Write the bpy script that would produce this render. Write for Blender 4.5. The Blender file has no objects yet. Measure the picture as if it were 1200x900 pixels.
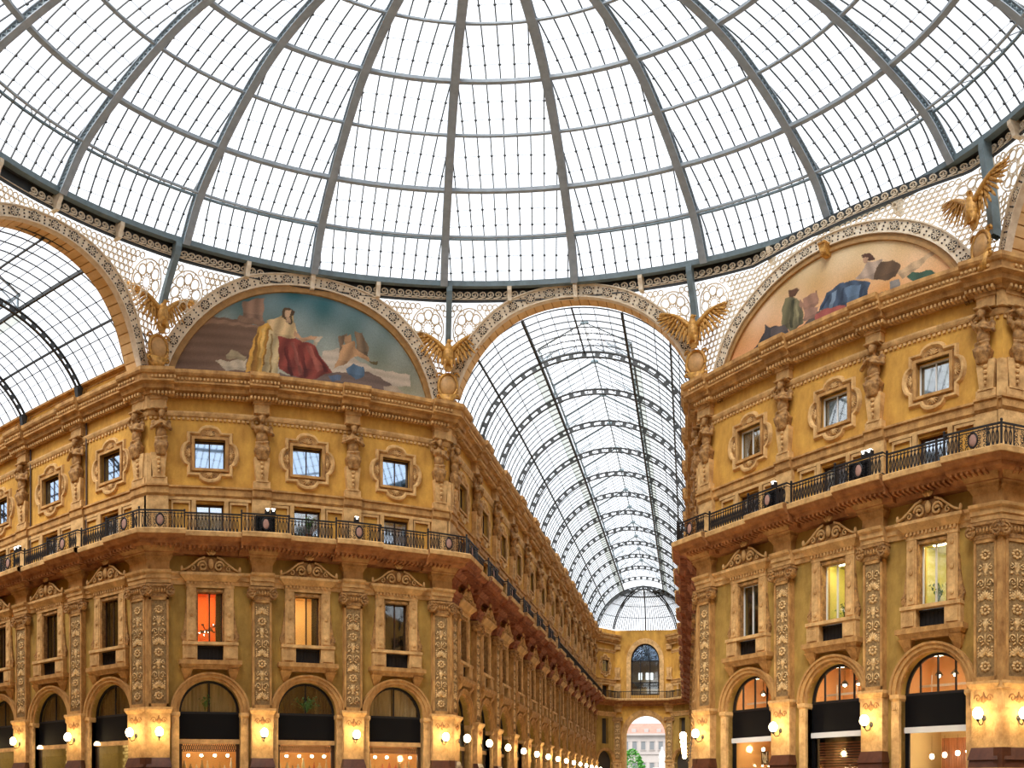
import bpy, math, random
from math import pi, sin, cos, tan, atan2, sqrt, hypot, radians
from mathutils import Vector, Matrix
from mathutils.geometry import tessellate_polygon
random.seed(7)
SC = bpy.context.scene
COL = SC.collection

# ------------------------------------------------------------------ camera (stitched panorama look), sky, exposure
cd = bpy.data.cameras.new('camera'); cam = bpy.data.objects.new('camera', cd); COL.objects.link(cam); SC.camera = cam
cd.type = 'PANO'; cd.panorama_type = 'EQUIRECTANGULAR'
cd.longitude_min = -.6778; cd.longitude_max = .6778
cd.latitude_min = 25.2/1062.276; cd.latitude_max = 925.2/1062.276
cd.clip_end = 1000
cam.location = (6.28, -21.54, 1.6); cam.rotation_euler = (pi/2, 0, .2417)
SKY_STRENGTH = 1.7
world = bpy.data.worlds.new('overcast_sky'); SC.world = world; world.use_nodes = True
bg = world.node_tree.nodes['Background']; bg.inputs[0].default_value = (.93, .965, 1, 1); bg.inputs[1].default_value = SKY_STRENGTH
SC.view_settings.view_transform = 'Standard'; SC.view_settings.look = 'None'
SC.view_settings.gamma = 1; SC.view_settings.use_curve_mapping = False; SC.view_settings.exposure = 0.0
SC.cycles.use_denoising = True
try: SC.cycles.denoiser = 'OPENIMAGEDENOISE'
except Exception: pass
SC.cycles.max_bounces = 7; SC.cycles.diffuse_bounces = 4; SC.cycles.glossy_bounces = 3
SC.cycles.transparent_max_bounces = 24; SC.cycles.sample_clamp_indirect = 6
LAMP = 42.0      # emission of the glass globes

sd = bpy.data.lights.new('veiled_sun', 'SUN'); sd.energy = 4.8; sd.angle = radians(38); sd.color = (1, .97, .92)
sun = bpy.data.objects.new('veiled_sun', sd); COL.objects.link(sun)
sun.rotation_euler = Vector((-.14, -.70, .75)).to_track_quat('Z', 'Y').to_euler()
# ------------------------------------------------------------------ materials
MATS = {}
def mat(name, col, rough=.7, var=0, scale=1.5, bump=0, bscale=12, metal=0, emit=0, col2=None, spec=.4, streak=1, detail=6):
    if name in MATS: return MATS[name]
    m = bpy.data.materials.new(name); m.use_nodes = True; nt = m.node_tree; N = nt.nodes; L = nt.links
    b = N['Principled BSDF']; b.inputs['Base Color'].default_value = (*col, 1)
    b.inputs['Roughness'].default_value = rough; b.inputs['Metallic'].default_value = metal
    b.inputs['Specular IOR Level'].default_value = spec
    if emit:
        b.inputs['Emission Color'].default_value = (*col, 1); b.inputs['Emission Strength'].default_value = emit
    if var or bump:
        tc = N.new('ShaderNodeTexCoord')
    if var:
        mp = N.new('ShaderNodeMapping'); mp.inputs['Scale'].default_value = (scale, scale, scale/streak)
        L.new(tc.outputs['Object'], mp.inputs[0])
        nz = N.new('ShaderNodeTexNoise'); nz.inputs['Scale'].default_value = 1; nz.inputs['Detail'].default_value = detail
        nz.inputs['Roughness'].default_value = .65
        L.new(mp.outputs[0], nz.inputs['Vector'])
        rp = N.new('ShaderNodeValToRGB'); rp.color_ramp.elements[0].position = .32; rp.color_ramp.elements[1].position = .7
        c2 = col2 or tuple(c*(1-var) for c in col)
        rp.color_ramp.elements[0].color = (*c2, 1); rp.color_ramp.elements[1].color = (*[min(1, c*(1+var*.4)) for c in col], 1)
        L.new(nz.outputs['Fac'], rp.inputs[0]); L.new(rp.outputs[0], b.inputs['Base Color'])
    if bump:
        n2 = N.new('ShaderNodeTexNoise'); n2.inputs['Scale'].default_value = bscale; n2.inputs['Detail'].default_value = 5
        L.new(tc.outputs['Object'], n2.inputs['Vector'])
        bp = N.new('ShaderNodeBump'); bp.inputs['Strength'].default_value = bump; bp.inputs['Distance'].default_value = .03
        L.new(n2.outputs['Fac'], bp.inputs['Height']); L.new(bp.outputs[0], b.inputs['Normal'])
    MATS[name] = m; return m
def glassmat(name, tint, clear, rough=.03, gcol=(1, 1, 1)):
    m = bpy.data.materials.new(name); m.use_nodes = True; nt = m.node_tree; N = nt.nodes; L = nt.links
    for n in list(N): N.remove(n)
    o = N.new('ShaderNodeOutputMaterial'); t = N.new('ShaderNodeBsdfTransparent'); t.inputs[0].default_value = (*tint, 1)
    g = N.new('ShaderNodeBsdfGlossy'); g.inputs['Roughness'].default_value = rough; g.inputs[0].default_value = (*gcol, 1)
    x = N.new('ShaderNodeMixShader'); x.inputs[0].default_value = 1-clear
    L.new(t.outputs[0], x.inputs[1]); L.new(g.outputs[0], x.inputs[2]); L.new(x.outputs[0], o.inputs[0])
    MATS[name] = m; return m
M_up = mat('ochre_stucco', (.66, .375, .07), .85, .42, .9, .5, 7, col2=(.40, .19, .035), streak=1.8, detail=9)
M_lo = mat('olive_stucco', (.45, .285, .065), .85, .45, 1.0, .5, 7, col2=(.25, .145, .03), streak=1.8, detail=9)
M_st = mat('warm_stone', (.60, .345, .115), .75, .42, 1.9, .6, 12, col2=(.27, .125, .035), streak=1.5, detail=9)
M_st2 = mat('pale_stone', (.72, .46, .19), .75, .38, 2.2, .5, 14, col2=(.40, .22, .075), detail=9)
M_orn = mat('weathered_carving', (.50, .275, .09), .7, .5, 4.5, .7, 20, col2=(.15, .07, .022))
M_rel = mat('relief_ground', (.36, .235, .095), .85, .4, 7, .5, 25, col2=(.17, .10, .04))
M_relg = mat('gilded_relief', (.86, .60, .28), .6, .3, 9, .3, 25, col2=(.38, .22, .08))
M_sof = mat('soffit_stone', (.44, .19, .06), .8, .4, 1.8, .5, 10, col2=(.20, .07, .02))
M_red = mat('red_trim', (.38, .13, .05), .75, .45, 2.5, .4, 10, col2=(.14, .035, .015))  # redder tone for the trim along the central passage
M_iron = mat('blackened_iron', (.012, .011, .012), .5, spec=.35)
M_steel = mat('grey_painted_steel', (.36, .415, .465), .55, .2, 2.5)
M_steelb = mat('blue_grey_steel', (.18, .245, .275), .55, .25, 2.5)
M_dark = mat('dark_iron', (.030, .034, .036), .5)
M_cream = mat('cream_ironwork', (.86, .76, .60), .65, .2, 3, col2=(.68, .56, .40))
M_tile = mat('soffit_tile', (.80, .56, .28), .6, .35, .8, col2=(.62, .36, .13))
M_gold = mat('gilt_bronze', (.66, .36, .08), .45, .35, 6, .5, 20, metal=.25, col2=(.30, .13, .025))
M_blackp = mat('black_fascia', (.004, .004, .005), .5, spec=.15)
M_wood = mat('dark_window_wood', (.06, .028, .012), .5, .3, 8)
M_white = mat('white_paint', (.75, .75, .72), .5)
M_pane = glassmat('roof_glass', (.985, .99, 1), .955)
M_win = glassmat('window_glass', (.75, .80, .80), .72)
M_winb = glassmat('upper_window_glass', (.30, .36, .42), .30, gcol=(.62, .78, 1))
M_wind = glassmat('door_glass', (.92, .95, 1), .55, gcol=(.85, .93, 1))
M_winr = glassmat('lower_window_glass', (.9, .92, .9), .90)
M_globe = mat('lamp_globe', (1, .72, .36), .4, emit=LAMP)
M_leaf = mat('leaf', (.07, .17, .035), .6, .4, 9)
M_plast = mat('interior_plaster', (.55, .42, .27), .9)
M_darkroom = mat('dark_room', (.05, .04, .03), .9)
M_curt = mat('curtain', (.56, .38, .19), .9, .4, 3, streak=6)

# ------------------------------------------------------------------ mesh builder
class MB:
    def __init__(s, off=(0, 0, 0)): s.v = []; s.f = []; s.mi = []; s.cur = 0; s.o = off
    def add(s, vs, fs, M=None):
        n = len(s.v); o = s.o
        if M is not None: vs = [M @ Vector(v) for v in vs]
        s.v += [(v[0]+o[0], v[1]+o[1], v[2]+o[2]) for v in vs]
        s.f += [tuple(i+n for i in f) for f in fs]; s.mi += [s.cur]*len(fs); return s
    def box(s, x0, x1, y0, y1, z0, z1, M=None):
        return s.add([(x0,y0,z0),(x1,y0,z0),(x1,y1,z0),(x0,y1,z0),(x0,y0,z1),(x1,y0,z1),(x1,y1,z1),(x0,y1,z1)],
              [(0,3,2,1),(4,5,6,7),(0,1,5,4),(1,2,6,5),(2,3,7,6),(3,0,4,7)], M)
    def frust(s, x0, x1, y0, y1, z0, X0, X1, Y0, Y1, z1, M=None):
        return s.add([(x0,y0,z0),(x1,y0,z0),(x1,y1,z0),(x0,y1,z0),(X0,Y0,z1),(X1,Y0,z1),(X1,Y1,z1),(X0,Y1,z1)],
              [(0,3,2,1),(4,5,6,7),(0,1,5,4),(1,2,6,5),(2,3,7,6),(3,0,4,7)], M)
    def tube(s, pts, r, n=4, closed=False, M=None):
        pts = [Vector(p) for p in pts]; m = len(pts); vs = []
        for i, p in enumerate(pts):
            a = pts[(i-1) % m] if (closed or i > 0) else p; b = pts[(i+1) % m] if (closed or i < m-1) else p
            d = (b-a)
            if d.length < 1e-9: d = Vector((0, 0, 1))
            d.normalize(); u = d.cross(Vector((0, 0, 1)))
            if u.length < .1: u = d.cross(Vector((0, 1, 0)))
            u.normalize(); w = d.cross(u)
            rr = r[i] if isinstance(r, (list, tuple)) else r
            for k in range(n):
                t = 2*pi*(k+.5)/n; vs.append(p+u*(rr*cos(t))+w*(rr*sin(t)))
        fs = []
        for i in range(m if closed else m-1):
            j = (i+1) % m
            for k in range(n): fs.append((i*n+k, i*n+(k+1) % n, j*n+(k+1) % n, j*n+k))
        if not closed: fs += [tuple(range(n))[::-1], tuple((m-1)*n+k for k in range(n))]
        return s.add(vs, fs, M)
    def lathe(s, prof, n=12, M=None, c=(0, 0, 0)):
        vs = []; fs = []
        for r, z in prof:
            for k in range(n): vs.append((c[0]+r*cos(2*pi*k/n), c[1]+r*sin(2*pi*k/n), c[2]+z))
        for i in range(len(prof)-1):
            for k in range(n): fs.append((i*n+k, i*n+(k+1) % n, (i+1)*n+(k+1) % n, (i+1)*n+k))
        fs += [tuple(range(n))[::-1], tuple((len(prof)-1)*n+k for k in range(n))]
        return s.add(vs, fs, M)
    def ell(s, c, r, n=8, m=5, M=None):
        R = Matrix.Translation(c) @ (M or Matrix.Identity(4)) @ Matrix.Diagonal((*r, 1))
        vs = [(0, 0, -1)]; fs = []
        for i in range(1, m):
            a = -pi/2+pi*i/m
            for k in range(n): vs.append((cos(a)*cos(2*pi*k/n), cos(a)*sin(2*pi*k/n), sin(a)))
        vs.append((0, 0, 1)); L = len(vs)-1
        for k in range(n): fs.append((0, 1+(k+1) % n, 1+k)); fs.append((L, 1+(m-2)*n+k, 1+(m-2)*n+(k+1) % n))
        for i in range(m-2):
            for k in range(n): fs.append((1+i*n+k, 1+i*n+(k+1) % n, 1+(i+1)*n+(k+1) % n, 1+(i+1)*n+k))
        return s.add(vs, fs, R)
    def prism(s, poly, y0, y1, M=None):           # polygon in x,z extruded along y
        n = len(poly); vs = [(x, y0, z) for x, z in poly]+[(x, y1, z) for x, z in poly]
        tr = tessellate_polygon([[Vector((x, z, 0)) for x, z in poly]])
        fs = [tuple(t) for t in tr]+[tuple(i+n for i in t[::-1]) for t in tr]
        fs += [(i, (i+1) % n, n+(i+1) % n, n+i) for i in range(n)]
        return s.add(vs, fs, M)
    def band(s, inner, outer, y0, y1, closed=False):   # strip between two x,z curves, front at y0
        n = len(inner); vs = [(x, y0, z) for x, z in inner]+[(x, y0, z) for x, z in outer]+[(x, y1, z) for x, z in inner]+[(x, y1, z) for x, z in outer]
        fs = []
        for i in range(n if closed else n-1):
            j = (i+1) % n; fs += [(i, j, n+j, n+i), (2*n+i, 3*n+i, 3*n+j, 2*n+j), (n+i, n+j, 3*n+j, 3*n+i), (i, 2*n+i, 2*n+j, j)]
        if not closed: fs += [(0, n, 3*n, 2*n), (n-1, 3*n-1, 4*n-1, 2*n-1)]
        return s.add(vs, fs)
    def mesh(s, name, mats, smooth=False):
        me = bpy.data.meshes.new(name); me.from_pydata([tuple(v) for v in s.v], [], s.f)
        for m in (mats if isinstance(mats, (list, tuple)) else [mats]): me.materials.append(m)
        if any(s.mi): me.polygons.foreach_set('material_index', s.mi)
        if smooth: me.polygons.foreach_set('use_smooth', [True]*len(s.f))
        me.update(); return me
def ob(name, me, parent=None, M=None, kind=None, label=None):
    o = bpy.data.objects.new(name, me); COL.objects.link(o)
    if parent is not None: o.parent = parent
    if M is not None: o.matrix_local = M
    if kind: o['kind'] = kind
    if label: o['label'] = label
    return o
def tag(o, label=None, cat=None, group=None, kind=None):
    if label: o['label'] = label
    if cat: o['category'] = cat
    if group: o['group'] = group
    if kind: o['kind'] = kind
    return o
def empty(name, M=None, **k):
    o = bpy.data.objects.new(name, None); COL.objects.link(o); o.empty_display_size = .2
    if M is not None: o.matrix_world = M
    return tag(o, **k)
KIDS = {}
def kids(o): return [c for c in o.children]
def copy_tree(o, parent=None, depth=0):
    c = o.copy(); COL.objects.link(c)
    if parent is not None: c.parent = parent
    for ch in PROTO.get(o.name, []): copy_tree(ch, c)
    return c
PROTO = {}
def register(o):                                   # remember the children of a prototype for quick copying
    ch = [c for c in COL.objects if c.parent == o]
    PROTO[o.name] = ch
    for c in ch: register(c)
def T(x=0, y=0, z=0): return Matrix.Translation((x, y, z))
def RZ(a): return Matrix.Rotation(a, 4, 'Z')
def RY(a): return Matrix.Rotation(a, 4, 'Y')
def RX(a): return Matrix.Rotation(a, 4, 'X')
def arcp(a, b, cx, cz, n=16, t0=0, t1=pi): return [(cx-a*cos(t0+(t1-t0)*i/n), cz+b*sin(t0+(t1-t0)*i/n)) for i in range(n+1)]
def spiral(cx, cz, r0, turns, a0, sgn=1, n=14, y=0):
    return [(cx+sgn*r0*(1-.82*i/n)*cos(a0+2*pi*turns*i/n), y, cz+r0*(1-.82*i/n)*sin(a0+2*pi*turns*i/n)) for i in range(n+1)]

# ------------------------------------------------------------------ walls: local x along the wall, -y into the hall, z up
A0 = (-19.37, 7.55); A1 = (-7.49, 18.96); A2 = (6.71, 18.61); A3 = (17.90, 5.37)
FAR_Y = 89.0; FL = (-8.0, 86.0); FRR = (6.05, 86.0)
class Wall:
    def __init__(s, name, a, b, label, bays, pils, m0=0, m1=0):
        s.name = name; s.a = Vector((*a, 0)); s.b = Vector((*b, 0)); s.len = (s.b-s.a).length
        d = (s.b-s.a).normalized(); s.d = d; s.n = Vector((d.y, -d.x, 0))
        s.M = Matrix(((d.x, -s.n.x, 0, s.a.x), (d.y, -s.n.y, 0, s.a.y), (0, 0, 1, 0), (0, 0, 0, 1)))
        s.bays = bays; s.pils = pils; s.m0 = m0; s.m1 = m1
        s.root = empty(name, s.M, label=label, cat='wall', kind='structure')
    def P(s, x, out, z): return s.M @ Vector((x, -out, z))
def sweep(w, prof, extra=0, jw=1.0, closed=True, x0=0, x1=None):
    """profile of (out,z) points run along the wall, breaking forward over the pilasters"""
    x1 = w.len if x1 is None else x1; st = []; e = 0
    pl = [(p-jw, p+jw) for p in w.pils] if extra else []
    st.append((x0, extra if (pl and pl[0][0] <= x0) else 0, -w.m0))
    for a, b in pl:
        if a > x0 and a < x1: st += [(a, 0, 0), (a, extra, 0)]
        if b < x1 and b > x0: st += [(b, extra, 0), (b, 0, 0)]
    st.append((x1, extra if (pl and pl[-1][1] >= x1) else 0, w.m1))
    mb = MB(); n = len(prof); vs = []; fs = []
    for x, e, m in st:
        for o, z in prof: vs.append((x+m*(o+e), -(o+e) if o > 0 else 0, z))
    for i in range(len(st)-1):
        for k in range(n if closed else n-1):
            fs.append((i*n+k, i*n+(k+1) % n, (i+1)*n+(k+1) % n, (i+1)*n+k))
    fs += [tuple(range(n))[::-1], tuple((len(st)-1)*n+k for k in range(n))]
    return mb.add(vs, fs)
T8 = tan(radians(22.5))
W_L = Wall('wall_front_left', A0, A1, 'ochre palace facade under the blue mural, between the glazed passages', [3.16, 8.34, 13.37], [.5, 5.85, 10.8, 15.97], .402, .431)
W_R = Wall('wall_front_right', A2, A3, 'ochre palace facade under the peach coloured mural', [3.6, 9.0, 14.2], [.5, 6.08, 11.36, 16.75], .36, .464)
def dist(a, b): return hypot(a[0]-b[0], a[1]-b[1])
LAe = (-70.0, 7.55)
la_len = dist(A0, LAe)
W_LA = Wall('wall_left_arm', LAe, A0, 'ochre facade of the left glazed passage, running off beside the corner', [la_len-2.7-4.85*k for k in range(10)][::-1],
            [la_len-x for x in [.49]+[5.15+4.85*k for k in range(9)]][::-1], 0, .402)
fa_len = dist(A1, FL)
W_FA = Wall('wall_front_arm_left', A1, FL, 'long facade receding down the left side of the central glazed passage', [2.8+5.0*k for k in range(13)], [.5]+[5.3+5.0*k for k in range(13)], .431, 0)
W_FR = Wall('wall_front_arm_right', FRR, A2, 'facade on the right side of the central glazed passage, seen edge on', [fa_len-2.8-5.0*k for k in range(13)][::-1], [fa_len-x for x in ([.5]+[5.3+5.0*k for k in range(13)])][::-1], 0, .36)
W_RA = Wall('wall_right_arm', A3, (62, 5.37), 'ochre facade of the right glazed passage beyond the corner pilaster', [2.9+4.9*k for k in range(6)], [.49]+[5.3+4.9*k for k in range(6)], .464, 0)
W_WL = Wall('wall_far_left', FL, (-5.4, 89.2), 'small angled wall at the left of the far end of the central passage', [2.06], [], T8, T8)
W_WR = Wall('wall_far_right', (2.9, 89.2), FRR, 'small angled wall at the right of the far end of the central passage', [2.24], [], T8, T8)
W_FE = Wall('wall_far_end', (-5.4, 89.2), (2.9, 89.2), 'far end wall of the central passage with a tall glazed arch above the street archway', [], [.35, 7.95], T8, T8)
WALLS = [W_L, W_R, W_LA, W_FA, W_FR, W_RA, W_WL, W_WR]

# wall panels of one bay with real openings
def tess(loops):
    V = [Vector((x, z, 0)) for l in loops for x, z in l]
    tr = tessellate_polygon([[Vector((x, z, 0)) for x, z in l] for l in loops])
    return V, tr
def pierced(loops_outer, holes, mt, depth=.5):
    mb = MB(); V, tr = tess([loops_outer]+[h[0] for h in holes])
    mb.add([(v.x, 0, v.y) for v in V], [tuple(t) for t in tr])
    for h, closed in holes:
        n = len(h); mb.add([(x, 0, z) for x, z in h]+[(x, depth, z) for x, z in h], [(i, (i+1) % n, n+(i+1) % n, n+i) for i in range(n if closed else n-1)])
    return mb
ARC_A, ARC_B, ARC_Z = 1.6, 1.42, 4.92
CACHE = {}
def bay_mesh(x0, x1, sx, which):
    key = (round(x0, 2), round(x1, 2), sx, which)
    if key in CACHE: return CACHE[key]
    if which == 0:
        arch = arcp(ARC_A*sx, ARC_B, 0, ARC_Z, 20)
        door = [(-ARC_A*sx, 0)]+arch+[(ARC_A*sx, 0)]
        outer = [(x0, 0)]+door+[(x1, 0), (x1, 12.2), (x0, 12.2)]
        w = .68*sx; tall = [(-w, 7.18), (-w, 10.29), (w, 10.29), (w, 7.18)]
        mb = pierced(outer, [(tall, True)], None)
        n = len(door); mb.add([(x, 0, z) for x, z in door]+[(x, .6, z) for x, z in door], [(i, i+1, n+i+1, n+i) for i in range(n-1)])
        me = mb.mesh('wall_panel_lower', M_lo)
    else:
        outer = [(x0, 12.2), (x1, 12.2), (x1, 20.7), (x0, 20.7)]
        w = .72*sx; dr = [(-w, 12.67), (-w, 14.32), (w, 14.32), (w, 12.67)]
        w2 = .8*sx; sq = [(-w2, 16.0), (-w2, 17.44), (w2, 17.44), (w2, 16.0)]
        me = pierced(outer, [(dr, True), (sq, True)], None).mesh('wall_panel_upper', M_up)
    CACHE[key] = me; return me
for w in WALLS:
    cuts = [0]+[(w.bays[i]+w.bays[i+1])/2 for i in range(len(w.bays)-1)]+[w.len]
    w.sx = 1.0 if w in (W_L, W_R) else .93
    for i, b in enumerate(w.bays):
        x0, x1 = cuts[i]-b, cuts[i+1]-b
        if w in (W_LA,) and i == 0: x0 = -2.4
        for q in (0, 1):
            ob('wall_panel', bay_mesh(x0, x1, w.sx, q), w.root, T(b, 0, 0))
    # mouldings
    cor = [(0, 19.5), (.18, 19.5), (.22, 19.62), (.5, 19.7), (.55, 19.88), (.8, 19.94), (.8, 20.02), (.74, 20.06), (.78, 20.28), (.88, 20.32), (.95, 20.42), (.95, 20.6), (0, 20.75)]
    ob('cornice', sweep(w, cor, .22, .75).mesh('cornice', M_st), w.root)
    ob('string_course', sweep(w, [(0, 18.56), (.06, 18.56), (.1, 18.62), (.14, 18.72), (.14, 18.8), (0, 18.82)]).mesh('string', M_st2), w.root)
    ob('string_course', sweep(w, [(0, 14.58), (.08, 14.6), (.16, 14.7), (.16, 14.98), (.24, 15.02), (.24, 15.1), (0, 15.16)], .16, .5).mesh('string', M_st), w.root)
    red = w in (W_FA, W_FR)
    ob('entablature', sweep(w, [(0, 10.54), (.08, 10.54), (.1, 10.72), (.16, 10.74), (.18, 10.92), (.3, 10.98), (.34, 11.08), (0, 11.12)], .28, .62).mesh('entablature', M_red if red else M_st2), w.root)
    slab = [(0, 11.85), (.35, 11.85), (.45, 12.05), (.95, 12.12), (1.0, 12.26), (1.18, 12.3), (1.3, 12.42), (1.32, 12.6), (1.24, 12.67), (0, 12.67)]
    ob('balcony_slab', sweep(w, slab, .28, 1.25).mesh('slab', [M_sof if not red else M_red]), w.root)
    ob('balcony_edge', sweep(w, [(1.05, 12.4), (1.36, 12.44), (1.38, 12.62), (1.28, 12.69), (1.05, 12.69)], .28, 1.25).mesh('edge', M_st2), w.root)
    # fine dentils (far too many to be told apart singly)
    mb = MB(); x = .1; lim = w.len-.1
    if w is W_LA: x = la_len-34
    if w is W_FA: lim = 45
    if w is W_FR: x = w.len-40
    while x < lim:
        e = .22 if any(abs(x-p) < .75 for p in w.pils) else 0
        mb.box(x-.05, x+.05, -(.44+e), -(.2+e), 19.44, 19.58); mb.ell((x+.03, -(.8+e), 20.16), (.07, .06, .09), 5, 3); x += .19
    ob('dentil_row', mb.mesh('dentil', M_st2), w.root, kind='stuff')
    mb = MB(); x = (la_len-34) if w is W_LA else ((w.len-40) if w is W_FR else .1)
    while x < lim:
        mb.box(x-.065, x+.065, -.08, 0, 18.4, 18.52); x += .24
    ob('bead_row', mb.mesh('bead', M_st2), w.root, kind='stuff')
    mb = MB(); x = (la_len-34) if w is W_LA else ((w.len-40) if w is W_FR else .1)
    while x < lim:
        e = .28 if any(abs(x-p) < 1.25 for p in w.pils) else 0
        mb.box(x-.05, x+.05, -(.92+e), -.42, 12.0, 12.12); x += .24
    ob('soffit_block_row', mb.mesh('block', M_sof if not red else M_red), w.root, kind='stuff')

# ------------------------------------------------------------------ pilasters
def relief_mesh(h, seed, half=.27):
    rnd = random.Random(seed); mb = MB(); z = .12; k = 0
    while z < h-.45:
        typ = (k+seed) % 4
        if typ == 0:      # rosette with petals
            c = z+.2
            for q in range(8): a = q*pi/4; mb.ell((.17*cos(a), -.02, c+.13*sin(a)), (.085, .05, .06), 6, 3)
            mb.ell((0, -.04, c), (.06, .06, .06), 6, 4); z += .42
        elif typ == 1:    # spread leaves
            for s in (-1, 1):
                for q in range(4):
                    a = .35+q*.38; L = .2
                    mb.ell((s*L*.95*sin(a), -.02, z+.08+L*.8*cos(a)+.05), (.055, .045, .14), 6, 3, RY(s*a)); mb.ell((s*(.3), -.02, z+.1+.1*q), (.05, .03, .045), 5, 3)
            mb.ell((0, -.03, z+.3), (.05, .06, .15), 6, 4); z += .48
        elif typ == 2:    # paired volutes
            for s in (-1, 1):
                mb.tube(spiral(s*.19, z+.2, .16, 1.3, -.6, s, 12, -.02), .035, 4)
                mb.ell((s*.12, -.03, z+.04), (.09, .04, .035), 6, 3, RY(s*.5))
            mb.ell((0, -.03, z+.2), (.03, .05, .19), 6, 3); z += .46
        else:             # urn
            mb.lathe([(.03, 0), (.09, .03), (.04, .1), (.13, .22), (.15, .3), (.08, .36), (.13, .42)], 8, Matrix.Diagonal((1, .45, 1, 1)), (0, 0, z))
            for s in (-1, 1): mb.tube(spiral(s*.24, z+.28, .11, 1.2, 1.5, s, 8, -.02), .028, 4); mb.ell((s*.24, -.02, z+.06), (.1, .04, .05), 6, 3, RY(s*.6))
            z += .52
        k += 1
    return mb.mesh('relief', M_relg, True)
REL = [relief_mesh(4.45, s) for s in range(3)]
SHAFT = MB(); SHAFT.box(-.5, .5, -.3, 0, 5.1, 9.95)
for s in (-1, 1): SHAFT.box(s*.45-.05, s*.45+.05, -.36, -.3, 5.1, 9.9)
SHAFT.box(-.5, .5, -.36, -.3, 5.1, 5.26).box(-.5, .5, -.36, -.3, 9.78, 9.95)
SHAFT = SHAFT.mesh('shaft', M_st)
GROUND = MB().box(-.4, .4, -.305, -.3, 5.26, 9.78).mesh('relief_ground', M_rel)
def ped(mb):
    mb.box(-.62, .62, -.55, 0, 0, 2.05); mb.box(-.66, .66, -.6, 0, 2.05, 2.3)
    mb.box(-.56, .56, -.42, 0, 2.95, 4.24); mb.box(-.58, .58, -.45, 0, 4.24, 4.84)
    return mb
PED = ped(MB()).mesh('pedestal', M_st2)
PEDM = MB().frust(-.64, .64, -.58, 0, 2.3, -.62, .62, -.52, 0, 2.55).frust(-.66, .66, -.6, 0, 2.55, -.56, .56, -.44, 0, 2.95).mesh('base_moulding', mat('dark_base_marble', (.10, .035, .018), .35, .4, 3))
PEDC = MB().frust(-.6, .6, -.46, 0, 4.84, -.7, .7, -.58, 0, 5.0).box(-.7, .7, -.58, 0, 5.0, 5.1).mesh('pedestal_cap', M_st2)
mb = MB()
for s in (-1, 1):
    mb.tube(spiral(s*.26, 4.54, .15, 1.2, 0, s, 12, -.46), .022, 4); mb.ell((s*.1, -.46, 4.5), (.05, .04, .12), 6, 3, RY(s*.7))
mb.ell((0, -.46, 4.56), (.06, .05, .2), 6, 4); mb.lathe([(.11, 0), (.11, .03)], 8, T(0, -.45, 4.54) @ RX(pi/2))
PEDR = mb.mesh('pedestal_ornament', mat('terracotta_ornament', (.42, .20, .07), .8, .4, 6), True)
mb = MB(); mb.box(-.52, .52, -.38, 0, 9.9, 10.05); mb.frust(-.5, .5, -.36, 0, 10.05, -.56, .56, -.45, 0, 10.3)
for s in (-1, 1):
    mb.tube(spiral(s*.6, 10.16, .24, 1.6, pi/2, s, 18, -.5), .06, 5); mb.lathe([(.22, 0), (.22, .3)], 12, T(s*.6, -.2, 10.16) @ RX(pi/2))
for q in range(5): mb.ell((-.3+q*.15, -.45, 10.2), (.06, .05, .1), 6, 4)
mb.box(-.72, .72, -.52, 0, 10.36, 10.46); mb.box(-.66, .66, -.46, 0, 10.28, 10.36)
CAP = mb.mesh('capital', M_orn)
mb = MB().box(-.55, .55, -.34, 0, 11.1, 11.5); mb.frust(-.55, .55, -.34, 0, 11.5, -.68, .68, -.5, 0, 11.7).box(-.7, .7, -.54, 0, 11.7, 11.8).frust(-.7, .7, -.54, 0, 11.8, -.85, .85, -1.0, 0, 12.15)
CORB = mb.mesh('corbel', M_st); 
CORBR = CORB.copy(); CORBR.materials[0] = M_red
UPB = MB().box(-.5, .5, -.22, 0, 12.67, 14.6).box(-.52, .52, -.26, 0, 12.67, 12.95).mesh('attic_block', M_st2)
HEADB = MB().box(-.4, .4, -.3, 0, 18.86, 19.5).box(-.46, .46, -.36, 0, 19.3, 19.5).mesh('head_block', M_st2)
HERM = MB().box(-.44, .44, -.3, 0, 15.1, 15.45).frust(-.3, .3, -.26, 0, 15.45, -.42, .42, -.34, 0, 16.62)
HERM.box(-.34, .34, -.33, 0, 15.42, 15.5)
for q in range(4): HERM.ell((0, -.34, 16.35-.22*q), (.12-.02*q, .06, .09), 6, 4)
HERM = HERM.mesh('herm_shaft', M_st2)
PLIM = {'wall_far_end': 99, 'wall_left_arm': 26, 'wall_front_arm_left': 999, 'wall_front_arm_right': 999, 'wall_right_arm': 12}
def near(w, x):
    if w in (W_L, W_R): return True
    d = (w.len-x) if w in (W_LA, W_FR) else x
    return d < PLIM[w.name]
def depth_of(w, x):
    if w in (W_L, W_R): return 0
    return (w.len-x) if w in (W_LA, W_FR) else x
PIPE = MB().tube([(.62, -.08, 12.7), (.62, -.08, 20.4)], .05, 6).mesh('downpipe', mat('brown_pipe', (.07, .04, .025), .5))
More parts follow.
